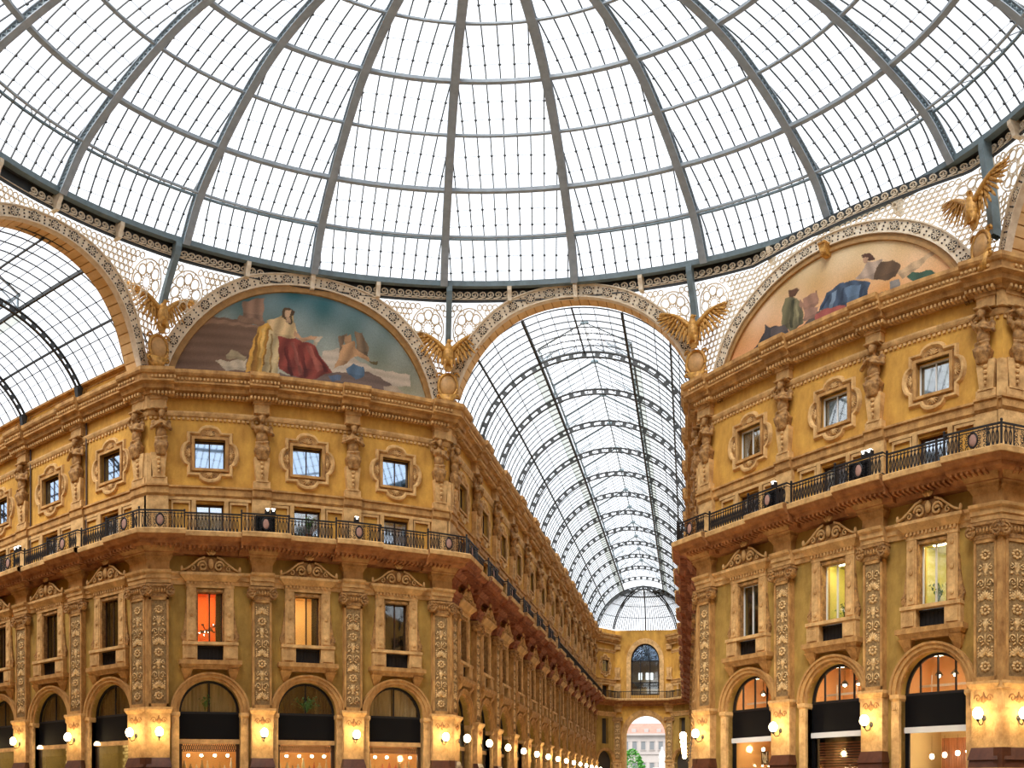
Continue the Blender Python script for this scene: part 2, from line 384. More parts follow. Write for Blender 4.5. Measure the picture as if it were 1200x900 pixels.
for w in WALLS+[W_FE]:
    for i, p in enumerate(w.pils):
        if not near(w, p): continue
        red = w in (W_FA, W_FR)
        dp = depth_of(w, p)
        pr = ob('pilaster', SHAFT, w.root, T(p, 0, 0))
        if dp < 45: ob('relief_ground', GROUND, pr)
        if dp < 32: ob('carved_relief', REL[i % 3], pr, T(0, -.3, 5.28), label='gilded foliage relief')
        pd = ob('pedestal', PED, w.root, T(p, 0, 0))
        ob('base_moulding', PEDM, pd, label='dark polished base moulding'); ob('pedestal_cap', PEDC, pd)
        if dp < 22: ob('pedestal_ornament', PEDR, pd)
        ob('capital', CAP, w.root, T(p, 0, 0))
        ob('corbel', CORBR if red else CORB, w.root, T(p, 0, 0))
        ob('attic_block', UPB, w.root, T(p, 0, 0)); ob('head_block', HEADB, w.root, T(p, 0, 0))
        ob('herm_shaft', HERM, w.root, T(p, 0, 0))
        if w is W_LA and dp > 2: ob('downpipe', PIPE, w.root, T(p, 0, 0))

def corner_block(w1, w2, mt=None):
    for o, z0, z1, m in ((.55, 0, 2.3, M_st2), (.44, 2.9, 4.84, M_st2), (.55, 2.3, 2.95, MATS['dark_base_marble']), (.5, 4.84, 5.1, M_st2), (.33, 5.1, 10.0, M_st), (.42, 10.0, 10.5, M_orn), (.33, 11.1, 12.1, M_st), (.22, 12.67, 14.6, M_st2), (.26, 15.1, 16.6, M_st2), (.28, 18.82, 19.5, M_st2)):
        P = [w1.P(w1.len-.12, -.05, 0), w1.P(w1.len-.12, o, 0), w1.P(w1.len+w1.m1*o, o, 0), w2.P(.12, o, 0), w2.P(.12, -.05, 0)]
        P = [w1.M.inverted() @ p for p in P]; n = len(P)
        mb = MB().add([(p.x, p.y, z0) for p in P]+[(p.x, p.y, z1) for p in P], [tuple(range(n)), tuple(range(n, 2*n))[::-1]]+[(i, (i+1) % n, n+(i+1) % n, n+i) for i in range(n)])
        ob('corner_block', mb.mesh('corner_block', m), w1.root)
for w1, w2 in ((W_LA, W_L), (W_L, W_FA), (W_FR, W_R), (W_R, W_RA)): corner_block(w1, w2)

# ------------------------------------------------------------------ bay trim: arch rings, recessed panels, jambs
def archring(sx):
    mb = MB(); n = 24
    mb.band(arcp(ARC_A*sx, ARC_B, 0, ARC_Z, n), arcp((ARC_A+.2)*sx, ARC_B+.13, 0, ARC_Z, n), -.1, .1)
    mb.band(arcp((ARC_A+.16)*sx, ARC_B+.1, 0, ARC_Z, n), arcp((ARC_A+.46)*sx, ARC_B+.3, 0, ARC_Z, n), -.2, 0)
    mb.band(arcp((ARC_A+.36)*sx, ARC_B+.24, 0, ARC_Z, n), arcp((ARC_A+.48)*sx, ARC_B+.32, 0, ARC_Z, n), -.27, 0)
    return mb.mesh('arch_ring', M_st)
def jambs(sx):
    out = []
    for s in (-1, 1):
        x = s*(ARC_A*sx+.2); mb = MB().box(x-.2, x+.2, -.16, .3, 0, 4.7).box(x-.24, x+.24, -.24, .3, 4.78, 4.92).frust(x-.2, x+.2, -.16, .3, 4.7, x-.24, x+.24, -.24, .3, 4.78)
        mb.ell((x, -.17, 4.5), (.08, .04, .14), 6, 4); mb.ell((x-.09, -.17, 4.42), (.05, .03, .08), 6, 3); mb.ell((x+.09, -.17, 4.42), (.05, .03, .08), 6, 3)
        out.append(mb.mesh('arch_jamb', M_st2))
    return out
def recessed(sx):
    mb = MB()
    for s in (-1, 1):
        a, b = s*1.02*sx, s*2.0*sx; x0, x1 = min(a, b), max(a, b)
        for (p, q, r, t) in ((x0, x1, 14.3, 14.42), (x0, x1, 12.95, 13.05), (x0, x0+.09, 13.05, 14.3), (x1-.09, x1, 13.05, 14.3)): mb.box(p, q, -.1, 0, r, t)
        mb.box(s*.85*sx-.11, s*.85*sx+.11, -.14, 0, 12.7, 14.5)
    mb.box(-2.15*sx, 2.15*sx, -.12, 0, 14.44, 14.58)
    return mb.mesh('attic_panel_frame', M_st2)
AR = {}
for sx in (1.0, .93): AR[sx] = (archring(sx), jambs(sx), recessed(sx))
for w in WALLS:
    for b in w.bays:
        if w is W_LA and la_len-b > 30: continue
        if w is W_RA and b > 14: continue
        a, j, r = AR[w.sx]
        ob('arch_ring', a, w.root, T(b, 0, 0))
        for jj in j: ob('arch_jamb', jj, w.root, T(b, 0, 0))
        ob('attic_panel_frame', r, w.root, T(b, 0, 0))

# ------------------------------------------------------------------ windows (structure): tall first-floor window with pediment
NW = [0]
def wname(): NW[0] += 1; return 'window_%d' % NW[0]
def proto(o): register(o); return o
def tall_parts():
    r = empty('window')
    mb = MB()
    for s in (-1, 1):
        mb = MB(); x = s*.98
        mb.box(x-.24, x+.24, -.16, 0, 7.9, 10.4).box(x-.17, x+.17, -.2, -.15, 8.05, 10.25)
        for z in (8.3, 9.2, 10.08): mb.lathe([(.11, 0), (.1, .05), (.04, .07)], 8, T(x, -.19, z) @ RX(pi/2))
        ob('jamb', mb.mesh('jamb', M_st2), r)
        mb = MB().tube(spiral(s*1.36, 8.28, .17, 1.2, -pi/2, s, 12, -.1), .05, 4)
        mb.prism([(s*1.2, 7.95), (s*1.42, 7.95), (s*1.52, 8.25), (s*1.4, 8.55), (s*1.3, 9.1), (s*1.26, 9.6), (s*1.2, 9.7)][::s], -.12, 0)
        ob('side_console', mb.mesh('console', M_orn), r)
    mb = MB().box(-.76, -.66, -.1, .2, 7.96, 10.3).box(.66, .76, -.1, .2, 7.96, 10.3).box(-.76, .76, -.1, .2, 10.22, 10.34)
    ob('architrave', mb.mesh('architrave', M_orn), r)
    mb = MB().box(-1.25, 1.25, -.18, 0, 10.4, 10.68)
    for q in range(13): mb.box(-1.2+q*.19, -1.1+q*.19, -.26, -.18, 10.56, 10.68)
    mb.frust(-1.3, 1.3, -.26, 0, 10.68, -1.58, 1.58, -.5, 0, 10.9).box(-1.6, 1.6, -.52, 0, 10.9, 11.02)
    ob('lintel', mb.mesh('lintel', M_st2), r)
    pd_ = ob('pediment', MB().prism([(-1.5, 11.02), (1.5, 11.02), (1.25, 11.16), (.85, 11.3), (.5, 11.6), (.2, 11.72), (-.2, 11.72), (-.5, 11.6), (-.85, 11.3), (-1.25, 11.16)], -.34, 0).mesh('pediment', M_orn), r)  # pediment tone darkened behind the crest, in place of shading
    mb = MB()
    for s in (-1, 1):
        mb.tube(spiral(s*.42, 11.3, .26, 1.5, 0, s, 16, -.42), .065, 4); mb.tube(spiral(s*.92, 11.2, .16, 1.2, .4, s, 12, -.42), .04, 4)
        mb.tube([(s*1.5, -.42, 11.08), (s*1.2, -.42, 11.2), (s*.9, -.42, 11.4), (s*.6, -.42, 11.62), (s*.3, -.42, 11.72)], .06, 4)
        mb.ell((s*1.5, -.42, 11.18), (.08, .08, .15), 6, 4)
    for q in range(5): a = (q-2)*.42; mb.ell((.2*sin(a), -.46, 11.76+.2*cos(a)), (.065, .06, .15), 6, 3, RY(a))
    mb.ell((0, -.44, 11.42), (.15, .1, .24), 8, 5)
    ob('crest_carving', mb.mesh('crest', M_st2, True), pd_)
    mb = MB()
    for s in (-1, 1): mb.box(s*1.05-.37, s*1.05+.37, -.3, 0, 7.14, 7.9).box(s*1.05-.27, s*1.05+.27, -.34, -.3, 7.25, 7.7)
    mb.box(-1.45, 1.45, -.36, 0, 7.84, 7.97)
    ob('sill', mb.mesh('sill', M_st2), r)
    mb = MB().box(-1.62, 1.62, -.46, 0, 6.98, 7.16).frust(-1.4, 1.4, -.3, 0, 6.78, -1.55, 1.55, -.42, 0, 6.98)
    for s in (-1, 1): mb.frust(s*1.2-.16, s*1.2+.16, -.12, 0, 6.42, s*1.2-.3, s*1.2+.3, -.4, 0, 6.8).frust(s*1.2-.06, s*1.2+.06, -.08, 0, 6.3, s*1.2-.16, s*1.2+.16, -.14, 0, 6.42)
    ob('ledge', mb.mesh('ledge', M_st), r)
    mb = MB().box(-.68, .68, .02, .08, 7.18, 7.84)
    for q in range(7): mb.tube([(-.6+q*.2, -.02, 7.2), (-.6+q*.2, -.02, 7.8)], .014, 4)
    mb.box(-.68, .68, -.04, .02, 7.76, 7.82)
    ob('balconet', mb.mesh('balconet', M_iron), r, label='black iron window guard')
    mb = MB().box(-.68, -.6, .2, .28, 7.84, 10.29).box(.6, .68, .2, .28, 7.84, 10.29).box(-.6, .6, .2, .28, 10.2, 10.29).box(-.6, .6, .2, .28, 7.84, 7.95).box(-.035, .035, .2, .28, 7.95, 10.2)
    return r, mb.mesh('window_frame', M_wood), mb
WT, WF_mesh, wfmb = tall_parts()
WF_white = wfmb.mesh('window_frame', M_white)
PANE = MB().box(.035, .6, .235, .245, 7.95, 10.2).mesh('pane', M_winr); PANE2 = MB().box(-.6, -.035, .235, .245, 7.95, 10.2).mesh('pane', M_winr)
proto(WT)
def room(x, z0, z1, d, y0=.5):      # open-fronted box
    return MB().add([(-x, y0, z0), (x, y0, z0), (x, y0, z1), (-x, y0, z1), (-x, y0+d, z0), (x, y0+d, z0), (x, y0+d, z1), (-x, y0+d, z1)],
                    [(0, 1, 5, 4), (3, 7, 6, 2), (0, 4, 7, 3), (1, 2, 6, 5), (4, 5, 6, 7)])
M_or = mat('orange_wall', (.75, .20, .045), .8); M_crm = mat('cream_wall', (.72, .50, .24), .8); M_grn = mat('green_grey_wall', (.10, .11, .075), .8); M_yel = mat('lime_wall', (.62, .60, .22), .8)
M_bulb = mat('room_light', (1, .78, .45), .5, emit=34); M_bulbw = mat('shop_light', (1, .86, .62), .5, emit=42)
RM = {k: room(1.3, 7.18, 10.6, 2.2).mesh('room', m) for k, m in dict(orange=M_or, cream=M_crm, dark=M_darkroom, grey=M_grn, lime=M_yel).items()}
DRAPE = MB()
for s in (-1,):
    for q in range(3): DRAPE.lathe([(.05, 0), (.06, 1), (.05, 2.3)], 6, None, (.58-.09*q, .42, 7.95))
DRAPE = DRAPE.mesh('drape', mat('dark_drape', (.06, .045, .03), .9), True)
LIT = MB().box(-.9, .9, .72, 1.1, 10.5, 10.56).mesh('ceiling_lamp', M_bulb)  # added light, out of view behind the lintel, to brighten the room
def set_window(w, x, kind, label, group=None, sx=1.0, detail=True):
    r = copy_tree(WT); r.name = wname(); r.matrix_world = w.M @ T(x, 0, 0) @ Matrix.Diagonal((sx, 1, 1, 1))
    tag(r, label, 'window', group, 'structure')
    f = ob('window_frame', WF_white if kind in ('lime', 'grey', 'white') else WF_mesh, r)
    ob('pane', PANE, f); ob('pane', PANE2, f)
    ob('room_shell', RM.get(kind, RM['dark']), r)
    if kind in ('orange', 'cream', 'lime'): ob('hidden_room_light', LIT, r, T({'orange': .2, 'cream': -.3, 'lime': .1}[kind], .3, 0), label='added warm light hidden behind the lintel')
    if kind in ('orange', 'cream'): ob('drape', DRAPE, r)
    return r
set_window(W_L, W_L.bays[0], 'orange', 'tall window glowing orange, first bay right of the left corner pilaster')
set_window(W_L, W_L.bays[1], 'cream', 'tall window with a cream lit room, middle bay under the blue mural')
set_window(W_L, W_L.bays[2], 'dark', 'tall dark window, last bay before the central passage')
set_window(W_R, W_R.bays[0], 'grey', 'tall grey window with white mullion beside the central passage, right facade')
set_window(W_R, W_R.bays[1], 'lime', 'tall window with lime walls and a plant, middle bay of the right facade')
set_window(W_R, W_R.bays[2], 'lime', 'tall window with lime walls beside the right corner pilaster')
ords = ['nearest the corner', 'second from the corner', 'third from the corner', 'fourth from the corner', 'fifth from the corner', 'sixth from the corner', 'seventh from the corner']
n = 0
for b in W_LA.bays[::-1][:5]:
    set_window(W_LA, b, 'dark', 'tall pedimented window on the left passage wall, '+ords[n], sx=.93); n += 1
for n, b in enumerate(W_FA.bays):
    set_window(W_FA, b, 'dark', ('tall pedimented window on the central passage wall, '+ords[n]) if n < 7 else 'small far tall window deep in the central passage', 'far tall windows of the passage' if n >= 7 else None, sx=.93)

# ------------------------------------------------------------------ upper square windows with lobed frames
def lobed(k, r=1.0):
    P = []
    hx, hz = 1.2, 1.12
    for q in range(4):
        a = q*pi/2; pts = []
        h, hh = (hx, hz) if q % 2 == 0 else (hz, hx)
        pts.append((h, -hh)); pts.append((h, -.62)); pts.append((h+.04, -.6))
        for i in range(1, 8): t = -pi/2+pi*i/8; pts.append((h+.04+.3*cos(t)*1.05, .58*sin(t)))
        pts += [(h+.04, .6), (h, .62)]
        for x, z in pts: P.append((x*cos(a)-z*sin(a), x*sin(a)+z*cos(a)))
    return [(x*k, z*k+16.72) for x, z in P]
LW = empty('window')
mb = MB(); p0, p1, p2, p3 = lobed(1.0), lobed(.95), lobed(.88), lobed(.82); n = len(p0)
mb.add([(x, 0, z) for x, z in p0]+[(x, -.14, z) for x, z in p1]+[(x, -.14, z) for x, z in p2]+[(x, -.03, z) for x, z in p3],
       [(r*n+i, r*n+(i+1) % n, (r+1)*n+(i+1) % n, (r+1)*n+i) for r in range(3) for i in range(n)])
ob('lobed_frame', mb.mesh('lobed_frame', M_st2), LW)
# flat field with the opening left free
mb = MB(); V, tr = tess([p3, [(-.8, 16.0), (.8, 16.0), (.8, 17.44), (-.8, 17.44)]]); mb.add([(v.x, -.03, v.y) for v in V], [tuple(t) for t in tr])
ob('frame_field', mb.mesh('field', M_orn), LW)
for q, (cx, cz, a) in enumerate([(0, 17.62, 0), (0, 15.82, pi), (1.02, 16.72, pi/2), (-1.02, 16.72, -pi/2)]):
    mb = MB()
    for i in range(7): t = (i-3)*.42; mb.ell((.14*sin(t), -.05, .16*cos(t)), (.035, .05, .15), 6, 3, RY(t))
    ob('shell', mb.mesh('shell', M_st2, True), LW, T(cx, 0, cz) @ RY(a))
mb = MB()
for (a, b, c, d) in ((-.95, .95, 17.44, 17.56), (-.95, .95, 15.88, 16.0), (-.95, -.8, 16.0, 17.44), (.8, .95, 16.0, 17.44)): mb.box(a, b, -.12, .1, c, d)
ob('inner_moulding', mb.mesh('inner_moulding', M_st), LW)
mb = MB()
for (a, b, c, d) in ((-.8, .8, 17.36, 17.44), (-.8, .8, 16.0, 16.07), (-.8, -.73, 16.07, 17.36), (.73, .8, 16.07, 17.36), (-.03, .03, 16.07, 17.36)): mb.box(a, b, .2, .27, c, d)
LWF = {'w': mb.mesh('window_frame', M_white), 'b': mb.mesh('window_frame', M_wood)}
LWP = [MB().box(-.73, -.03, .23, .235, 16.07, 17.36).mesh('pane', M_winb), MB().box(.03, .73, .23, .235, 16.07, 17.36).mesh('pane', M_winb)]
LWPc = [MB().box(-.73, -.03, .23, .235, 16.07, 17.36).mesh('pane', M_win), MB().box(.03, .73, .23, .235, 16.07, 17.36).mesh('pane', M_win)]
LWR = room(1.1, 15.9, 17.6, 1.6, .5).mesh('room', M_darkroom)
def curtain_mesh():
    mb = MB()
    for s in (-1, 1):
        n = 14; vs = []; m = 7
        for j in range(m+1):
            f = j/m; z = 17.36-1.29*f; wd = .62*(1-.75*f**.7) if s < 0 else .62*(1-.5*f**.8)
            for i in range(n+1): vs.append((s*(.73-wd*i/n), .34+.03*sin(i*1.9), z))
        mb.add(vs, [(j*(n+1)+i, j*(n+1)+i+1, (j+1)*(n+1)+i+1, (j+1)*(n+1)+i) for j in range(m) for i in range(n)])
    return mb.mesh('curtain', mat('white_voile', (.78, .78, .76), .9), True)
CURT = curtain_mesh()
proto(LW)
def set_square(w, x, kind, label, group=None, sx=1.0):
    r = copy_tree(LW); r.name = wname(); r.matrix_world = w.M @ T(x, 0, 0) @ Matrix.Diagonal((sx, 1, 1, 1)); tag(r, label, 'window', group, 'structure')
    f = ob('window_frame', LWF['w' if kind == 'curtain' else 'b'], r)
    for p in (LWPc if kind == 'curtain' else LWP): ob('pane', p, f)
    ob('room_shell', LWR, r)
    if kind == 'curtain': ob('curtain', CURT, r, label='tied back white curtains')
    return r
for i, pos in enumerate(['nearest the left corner', 'in the middle bay', 'nearest the central passage']):
    set_square(W_L, W_L.bays[i], 'glass', 'square upper window in a lobed frame under the blue mural, '+pos)
for i, pos in enumerate(['nearest the central passage', 'in the middle bay', 'nearest the right corner']):
    set_square(W_R, W_R.bays[i], 'curtain', 'square upper window with white curtains under the peach mural, '+pos)
for n, b in enumerate(W_LA.bays[::-1][:5]): set_square(W_LA, b, 'glass', 'square lobed upper window on the left passage wall, '+ords[n], sx=.93)
for n, b in enumerate(W_FA.bays): set_square(W_FA, b, 'glass', ('square lobed upper window on the central passage wall, '+ords[n]) if n < 7 else 'small far square window high in the central passage', 'far square windows of the passage' if n >= 7 else None, .93)

# ------------------------------------------------------------------ balcony doors in the attic zone
DW = empty('balcony_door')
mb = MB()
for (a, b, c, d) in ((-.72, .72, 14.22, 14.32), (-.72, -.64, 12.67, 14.22), (.64, .72, 12.67, 14.22), (-.04, .04, 12.67, 14.22)): mb.box(a, b, .18, .26, c, d)
ob('door_frame', mb.mesh('door_frame', M_wood), DW)
M_doorsky = mat('pale_sky_reflection', (.82, .90, .92), .8)  # pale blue put in for the sky's reflection in the door glass
for s in (-1, 1): ob('pane', MB().box(min(s*.04, s*.64), max(s*.04, s*.64), .21, .22, 12.7, 14.22).mesh('pane', M_wind), DW)
ob('panel', MB().box(-.64, .64, .27, .29, 12.7, 14.1).mesh('panel', M_doorsky), DW, label='pale panel painted as the sky reflected in the glass')
ob('room_shell', room(.9, 12.67, 14.4, 1, .5).mesh('room', M_darkroom), DW)
proto(DW)
nd = 0
def set_door(w, b, label, group=None, sx=1):
    global nd
    nd += 1; r = copy_tree(DW); r.name = 'door_%d' % nd; r.matrix_world = w.M @ T(b, 0, 0) @ Matrix.Diagonal((sx, 1, 1, 1)); tag(r, label, 'door', group, 'structure')
for i in range(3): set_door(W_L, W_L.bays[i], 'glazed balcony door behind the railing under the blue mural, '+['left bay', 'middle bay', 'right bay'][i])
for i in range(3): set_door(W_R, W_R.bays[i], 'glazed balcony door behind the right facade railing, '+['bay beside the passage', 'middle bay', 'bay beside the corner'][i])
for n, b in enumerate(W_LA.bays[::-1][:5]): set_door(W_LA, b, 'balcony door on the left passage wall, '+ords[n], sx=.93)
for n, b in enumerate(W_FA.bays): set_door(W_FA, b, ('balcony door on the central passage wall, '+ords[n]) if n < 7 else 'far balcony door deep in the central passage', 'far balcony doors of the passage' if n >= 7 else None, sx=.93)
# ------------------------------------------------------------------ remeshed sculptures
def remesh(mb, voxel, name, mt, smooth=4, dec=None):
    me = mb.mesh(name, mt); o = bpy.data.objects.new('tmp', me); COL.objects.link(o)
    m = o.modifiers.new('r', 'REMESH'); m.mode = 'VOXEL'; m.voxel_size = voxel; m.use_smooth_shade = True
    s = o.modifiers.new('s', 'SMOOTH'); s.iterations = smooth; s.factor = .5
    if dec: d = o.modifiers.new('d', 'DECIMATE'); d.ratio = dec
    dg = bpy.context.evaluated_depsgraph_get(); r = bpy.data.meshes.new_from_object(o.evaluated_get(dg)); r.name = name
    bpy.data.objects.remove(o); r.materials.clear(); r.materials.append(mt)
    r.polygons.foreach_set('use_smooth', [True]*len(r.polygons)); return r
def limb(mb, pts, rs, n=8):
    mb.tube(pts, rs, n)
    for p, r in zip(pts, rs): mb.ell(p, (r, r, r), 8, 6)
def telamon(v):
    """bearded figure from the hips up, head bowed under the cornice, cloth round the hips; front is -y, base z=0"""
    s = 1 if v == 0 else -1; mb = MB()
    mb.ell((0, -.02, .62), (.30, .24, .34), 12, 8)                 # hips and cloth
    mb.frust(-.2, .2, -.2, .14, .02, -.34, .34, -.3, .16, .62)
    for q in range(9): a = -1.2+q*.3; mb.tube([(.22*sin(a), -.1-.1*cos(a), .05+.02*(q % 3)), (.33*sin(a), -.1-.2*cos(a), .45), (.30*sin(a), -.08-.16*cos(a), .8)], [.035, .06, .03], 5)
    mb.tube([(-.3, -.14, .85), (0, -.3, .78), (.3, -.12, .92)], .06, 6)
    mb.ell((0, -.04, 1.12), (.27, .2, .32), 12, 8)                 # belly
    mb.ell((0, -.06, 1.5), (.35, .23, .26), 12, 8)                 # chest
    for q in (-1, 1): mb.ell((q*.15, -.24, 1.5), (.14, .08, .11), 8, 6); mb.ell((q*.36, -.02, 1.64), (.13, .13, .13), 8, 6)
    limb(mb, [(0, -.04, 1.68), (0, -.12, 1.86)], [.11, .1])
    mb.ell((.02*s, -.17, 2.03), (.13, .155, .18), 10, 8)           # head
    mb.ell((.02*s, -.26, 1.9), (.1, .09, .13), 8, 6)               # beard
    mb.ell((.02*s, -.33, 2.02), (.03, .04, .06), 6, 4)             # nose
    mb.ell((.02*s, -.29, 2.09), (.1, .03, .025), 6, 4)             # brow
    for q in (-1, 1): mb.ell((.02*s+q*.14, -.15, 2.02), (.03, .04, .05), 6, 4)
    for q in range(7): a = q*pi/6; mb.ell((.02*s+.13*cos(a), -.14, 2.08+.13*sin(a)), (.055, .1, .055), 6, 4)
    # crossed forearms or one arm raised behind the head
    limb(mb, [(.38, -.02, 1.62), (.46, -.12, 1.28), (.1, -.34, 1.36*1)], [.1, .09, .06])
    if v == 0: limb(mb, [(-.38, -.02, 1.62), (-.46, -.14, 1.3), (-.06, -.38, 1.46)], [.1, .09, .06])
    else: limb(mb, [(-.38, -.02, 1.64), (-.5, -.1, 1.95), (-.18, -.1, 2.16)], [.1, .085, .06])
    for hx in ((.1, -.36, 1.38), (-.06, -.4, 1.47) if v == 0 else (-.14, -.1, 2.18)):
        for q in range(4): mb.tube([(hx[0]-.03+.025*q, hx[1], hx[2]), (hx[0]-.09*(1 if hx[0] > 0 else -1)+.02*q, hx[1]-.03, hx[2]+.05-.02*q)], .018, 5)
    mb.box(-.3, .3, -.3, .1, 2.2, 2.3)
    return mb
TEL = [remesh(telamon(v), .035, 'telamon', M_orn, 2) for v in (0, 1)]
def set_tel(w, x, v, label, group=None):
    e = .12 if x < .6 else (-.12 if w.len-x < .65 else 0); k = 1.08 if e else 1.22      # corner pairs stand a little apart
    o = ob('telamon_statue', TEL[v], None, w.M @ T(x+e, -.2, 16.45) @ Matrix.Diagonal((k, 1.2, 1.03, 1))); tag(o, label, 'statue', group)
    return o
tl = ['telamon statue at the left end, on the corner herm', 'bearded telamon with crossed arms, second herm from the left corner', 'telamon with raised arm, third herm of the left facade', 'telamon beside the central passage, right end of the left facade']
for i, p in enumerate(W_L.pils): set_tel(W_L, p, i % 2, tl[i]+', under the blue mural')
tr_ = ['telamon at the passage end', 'telamon on the second herm', 'telamon on the third herm', 'telamon on the corner herm']
for i, p in enumerate(W_R.pils): set_tel(W_R, p, i % 2, tr_[i]+' of the right facade, under the peach mural')
for n, p in enumerate(W_LA.pils[::-1][:6]): set_tel(W_LA, p, (n+1) % 2, 'stone telamon on the left passage wall, '+ords[n])
for n, p in enumerate(W_FA.pils[:14]): set_tel(W_FA, p, (n+1) % 2, ('stone telamon on the central passage left wall, '+ords[n]) if n < 6 else 'small far telamon high on the central passage wall', 'far telamons of the passage' if n >= 6 else None)
for n, p in enumerate(W_FR.pils[::-1][:5]): set_tel(W_FR, p, n % 2, 'stone telamon on the passage side of the right facade, '+ords[n])
set_tel(W_RA, W_RA.pils[0], 1, 'telamon round the far right corner, facing the right passage')

# ------------------------------------------------------------------ gilded eagles on oval shields at the octagon corners
def eagle_meshes():
    mb = MB()
    mb.ell((0, -.1, 1.25), (.3, .3, .55), 12, 8); mb.ell((0, -.16, 1.62), (.22, .22, .3), 10, 8)
    mb.ell((.02, -.22, 1.95), (.13, .16, .17), 10, 8); mb.tube([(.1, -.3, 1.98), (.25, -.36, 1.94), (.28, -.38, 1.86)], [.07, .045, .015], 6)
    for s in (-1, 1):
        mb.ell((s*.16, -.14, .85), (.13, .15, .24), 8, 6)
        mb.tube([(s*.17, -.18, .75), (s*.2, -.26, .5)], [.07, .05], 6)
        for q in (-1, 0, 1): mb.tube([(s*.2+q*.05, -.28, .52), (s*.2+q*.07, -.38, .42)], .025, 5)
    for q in range(5): mb.ell(((q-2)*.1, .02, .62), (.07, .06, .34), 6, 4, RY((q-2)*.15))
    body = remesh(mb, .035, 'eagle_body', M_gold, 2)
    w = MB(); S = (.12, 1.45); TT = (1.62, 2.55)
    def edge(f): return (S[0]+(TT[0]-S[0])*f, S[1]+(TT[1]-S[1])*f+.22*sin(pi*f))
    for layer, (nf, lf, yy, ww) in enumerate(((15, 1.0, .0, .085), (13, .62, -.05, .08), (11, .34, -.09, .075))):
        for k in range(nf):
            f = k/(nf-1); bx, bz = edge(f*.93); a = -1.75+2.1*f**1.2      # feathers swing from hanging to reaching outward
            L = (1.0+.25*sin(pi*f)-.35*f)*lf; dx, dz = cos(a), sin(a)
            w.ell((bx+dx*L*.45, yy-.02*(k % 2), bz+dz*L*.45), (ww, .03, L*.55), 6, 4, RY(atan2(dx, dz)))
    w.tube([(*p[:1], -.1, p[1]) for p in [edge(q/6) for q in range(7)]], [.15, .15, .13, .11, .09, .07, .04], 6)
    wing = w.mesh('wing', M_gold, True)
    sh = MB().ell((0, 0, 0), (.46, .2, .6), 14, 8); sh_m = sh.mesh('shield_boss', mat('shield_ochre', (.55, .30, .10), .5, .3, 4), True)
    rim = MB().tube([(.52*cos(t*pi/10), -.02, .67*sin(t*pi/10)) for t in range(20)], .09, 6, True)
    for s in (-1, 1): rim.tube(spiral(s*.5, -.55, .22, 1.1, 1.2, s, 10, 0), .06, 5); rim.tube(spiral(s*.45, .6, .18, 1.1, -.5, s, 10, 0), .06, 5)
    rim.frust(-.15, .15, -.1, .2, -1.15, -.5, .5, -.12, .25, -.5)
    return body, wing, sh_m, rim.mesh('shield_rim', M_gold, True)
EB, EW, ES, ER = eagle_meshes()
def eagle(c, z, label):
    c = Vector((*c, 0)); a = atan2(-c.x, c.y)             # face the centre of the octagon
    M = T(c.x, c.y, z) @ RZ(a) @ T(0, -1.4, 0)
    r = empty('gilded_eagle', M @ T(0, 0, 1.0), label=label, cat='sculpture', group='eagles under the dome')
    ob('eagle_body', EB, r, T(0, 0, .05)); ob('wing', EW, r, T(0, 0, .05)); ob('wing', EW, r, T(0, 0, .05) @ Matrix.Diagonal((-1, 1, 1, 1)))
    s = empty('oval_shield', M @ T(0, .35, .75), label='egg shaped ochre shield below '+label.split(',')[0].replace('gilded', 'the gilded'), cat='shield', group='shields under the eagles')
    ob('shield_boss', ES, s); ob('shield_rim', ER, s)
eagle(A0, 20.9, 'gilded eagle with spread wings, between the left passage and the blue mural')
eagle(A1, 20.75, 'gilded eagle facing the hall, between the blue mural and the central passage')
eagle(A2, 20.75, 'gilded eagle right of the central passage, between it and the peach mural')
eagle(A3, 20.4, 'gilded eagle with raised wing, between the peach mural and the right passage')

# ------------------------------------------------------------------ balcony railings
def baluster():
    mb = MB(); mb.tube([(0, 0, 0), (0, 0, .8)], .02, 4)
    for s in (-1, 1): mb.tube([(0, 0, .1), (s*.05, 0, .22), (s*.065, 0, .38), (s*.05, 0, .54), (0, 0, .66)], .02, 4)
    mb.tube([(-.05, 0, .72), (0, 0, .67), (.05, 0, .72), (0, 0, .77)], .018, 4, True); mb.ell((0, 0, .1), (.06, .03, .06), 6, 3)
    return mb.mesh('baluster', M_iron)
BAL = baluster()
def medallion(mt):
    mb = MB()
    for i in range(5):
        for j in range(4):
            x, z = -.5+i*.25, .15+j*.18
            if abs(x) < .15 and 0 < j < 3: continue
            mb.tube(spiral(x, z, .1, 1.2, i+j, 1, 8, 0), .018, 4)
    mb.tube([(.2*cos(t*pi/8), -.01, .43+.27*sin(t*pi/8)) for t in range(16)], .035, 5, True)
    mb.box(-.62, -.58, -.03, .03, 0, .86).box(.58, .62, -.03, .03, 0, .86)
    return mb
MED = medallion(0).mesh('scrollwork_panel', M_iron)
OVAL = MB().ell((0, 0, .43), (.17, .04, .24), 12, 6).mesh('oval_plaque', mat('plaque_stone', (.42, .24, .19), .6, .3, 6), True)
POST = MB().box(-.035, .035, -.035, .035, 0, .95).ell((0, 0, .97), (.06, .06, .06), 8, 4).mesh('post', M_iron)
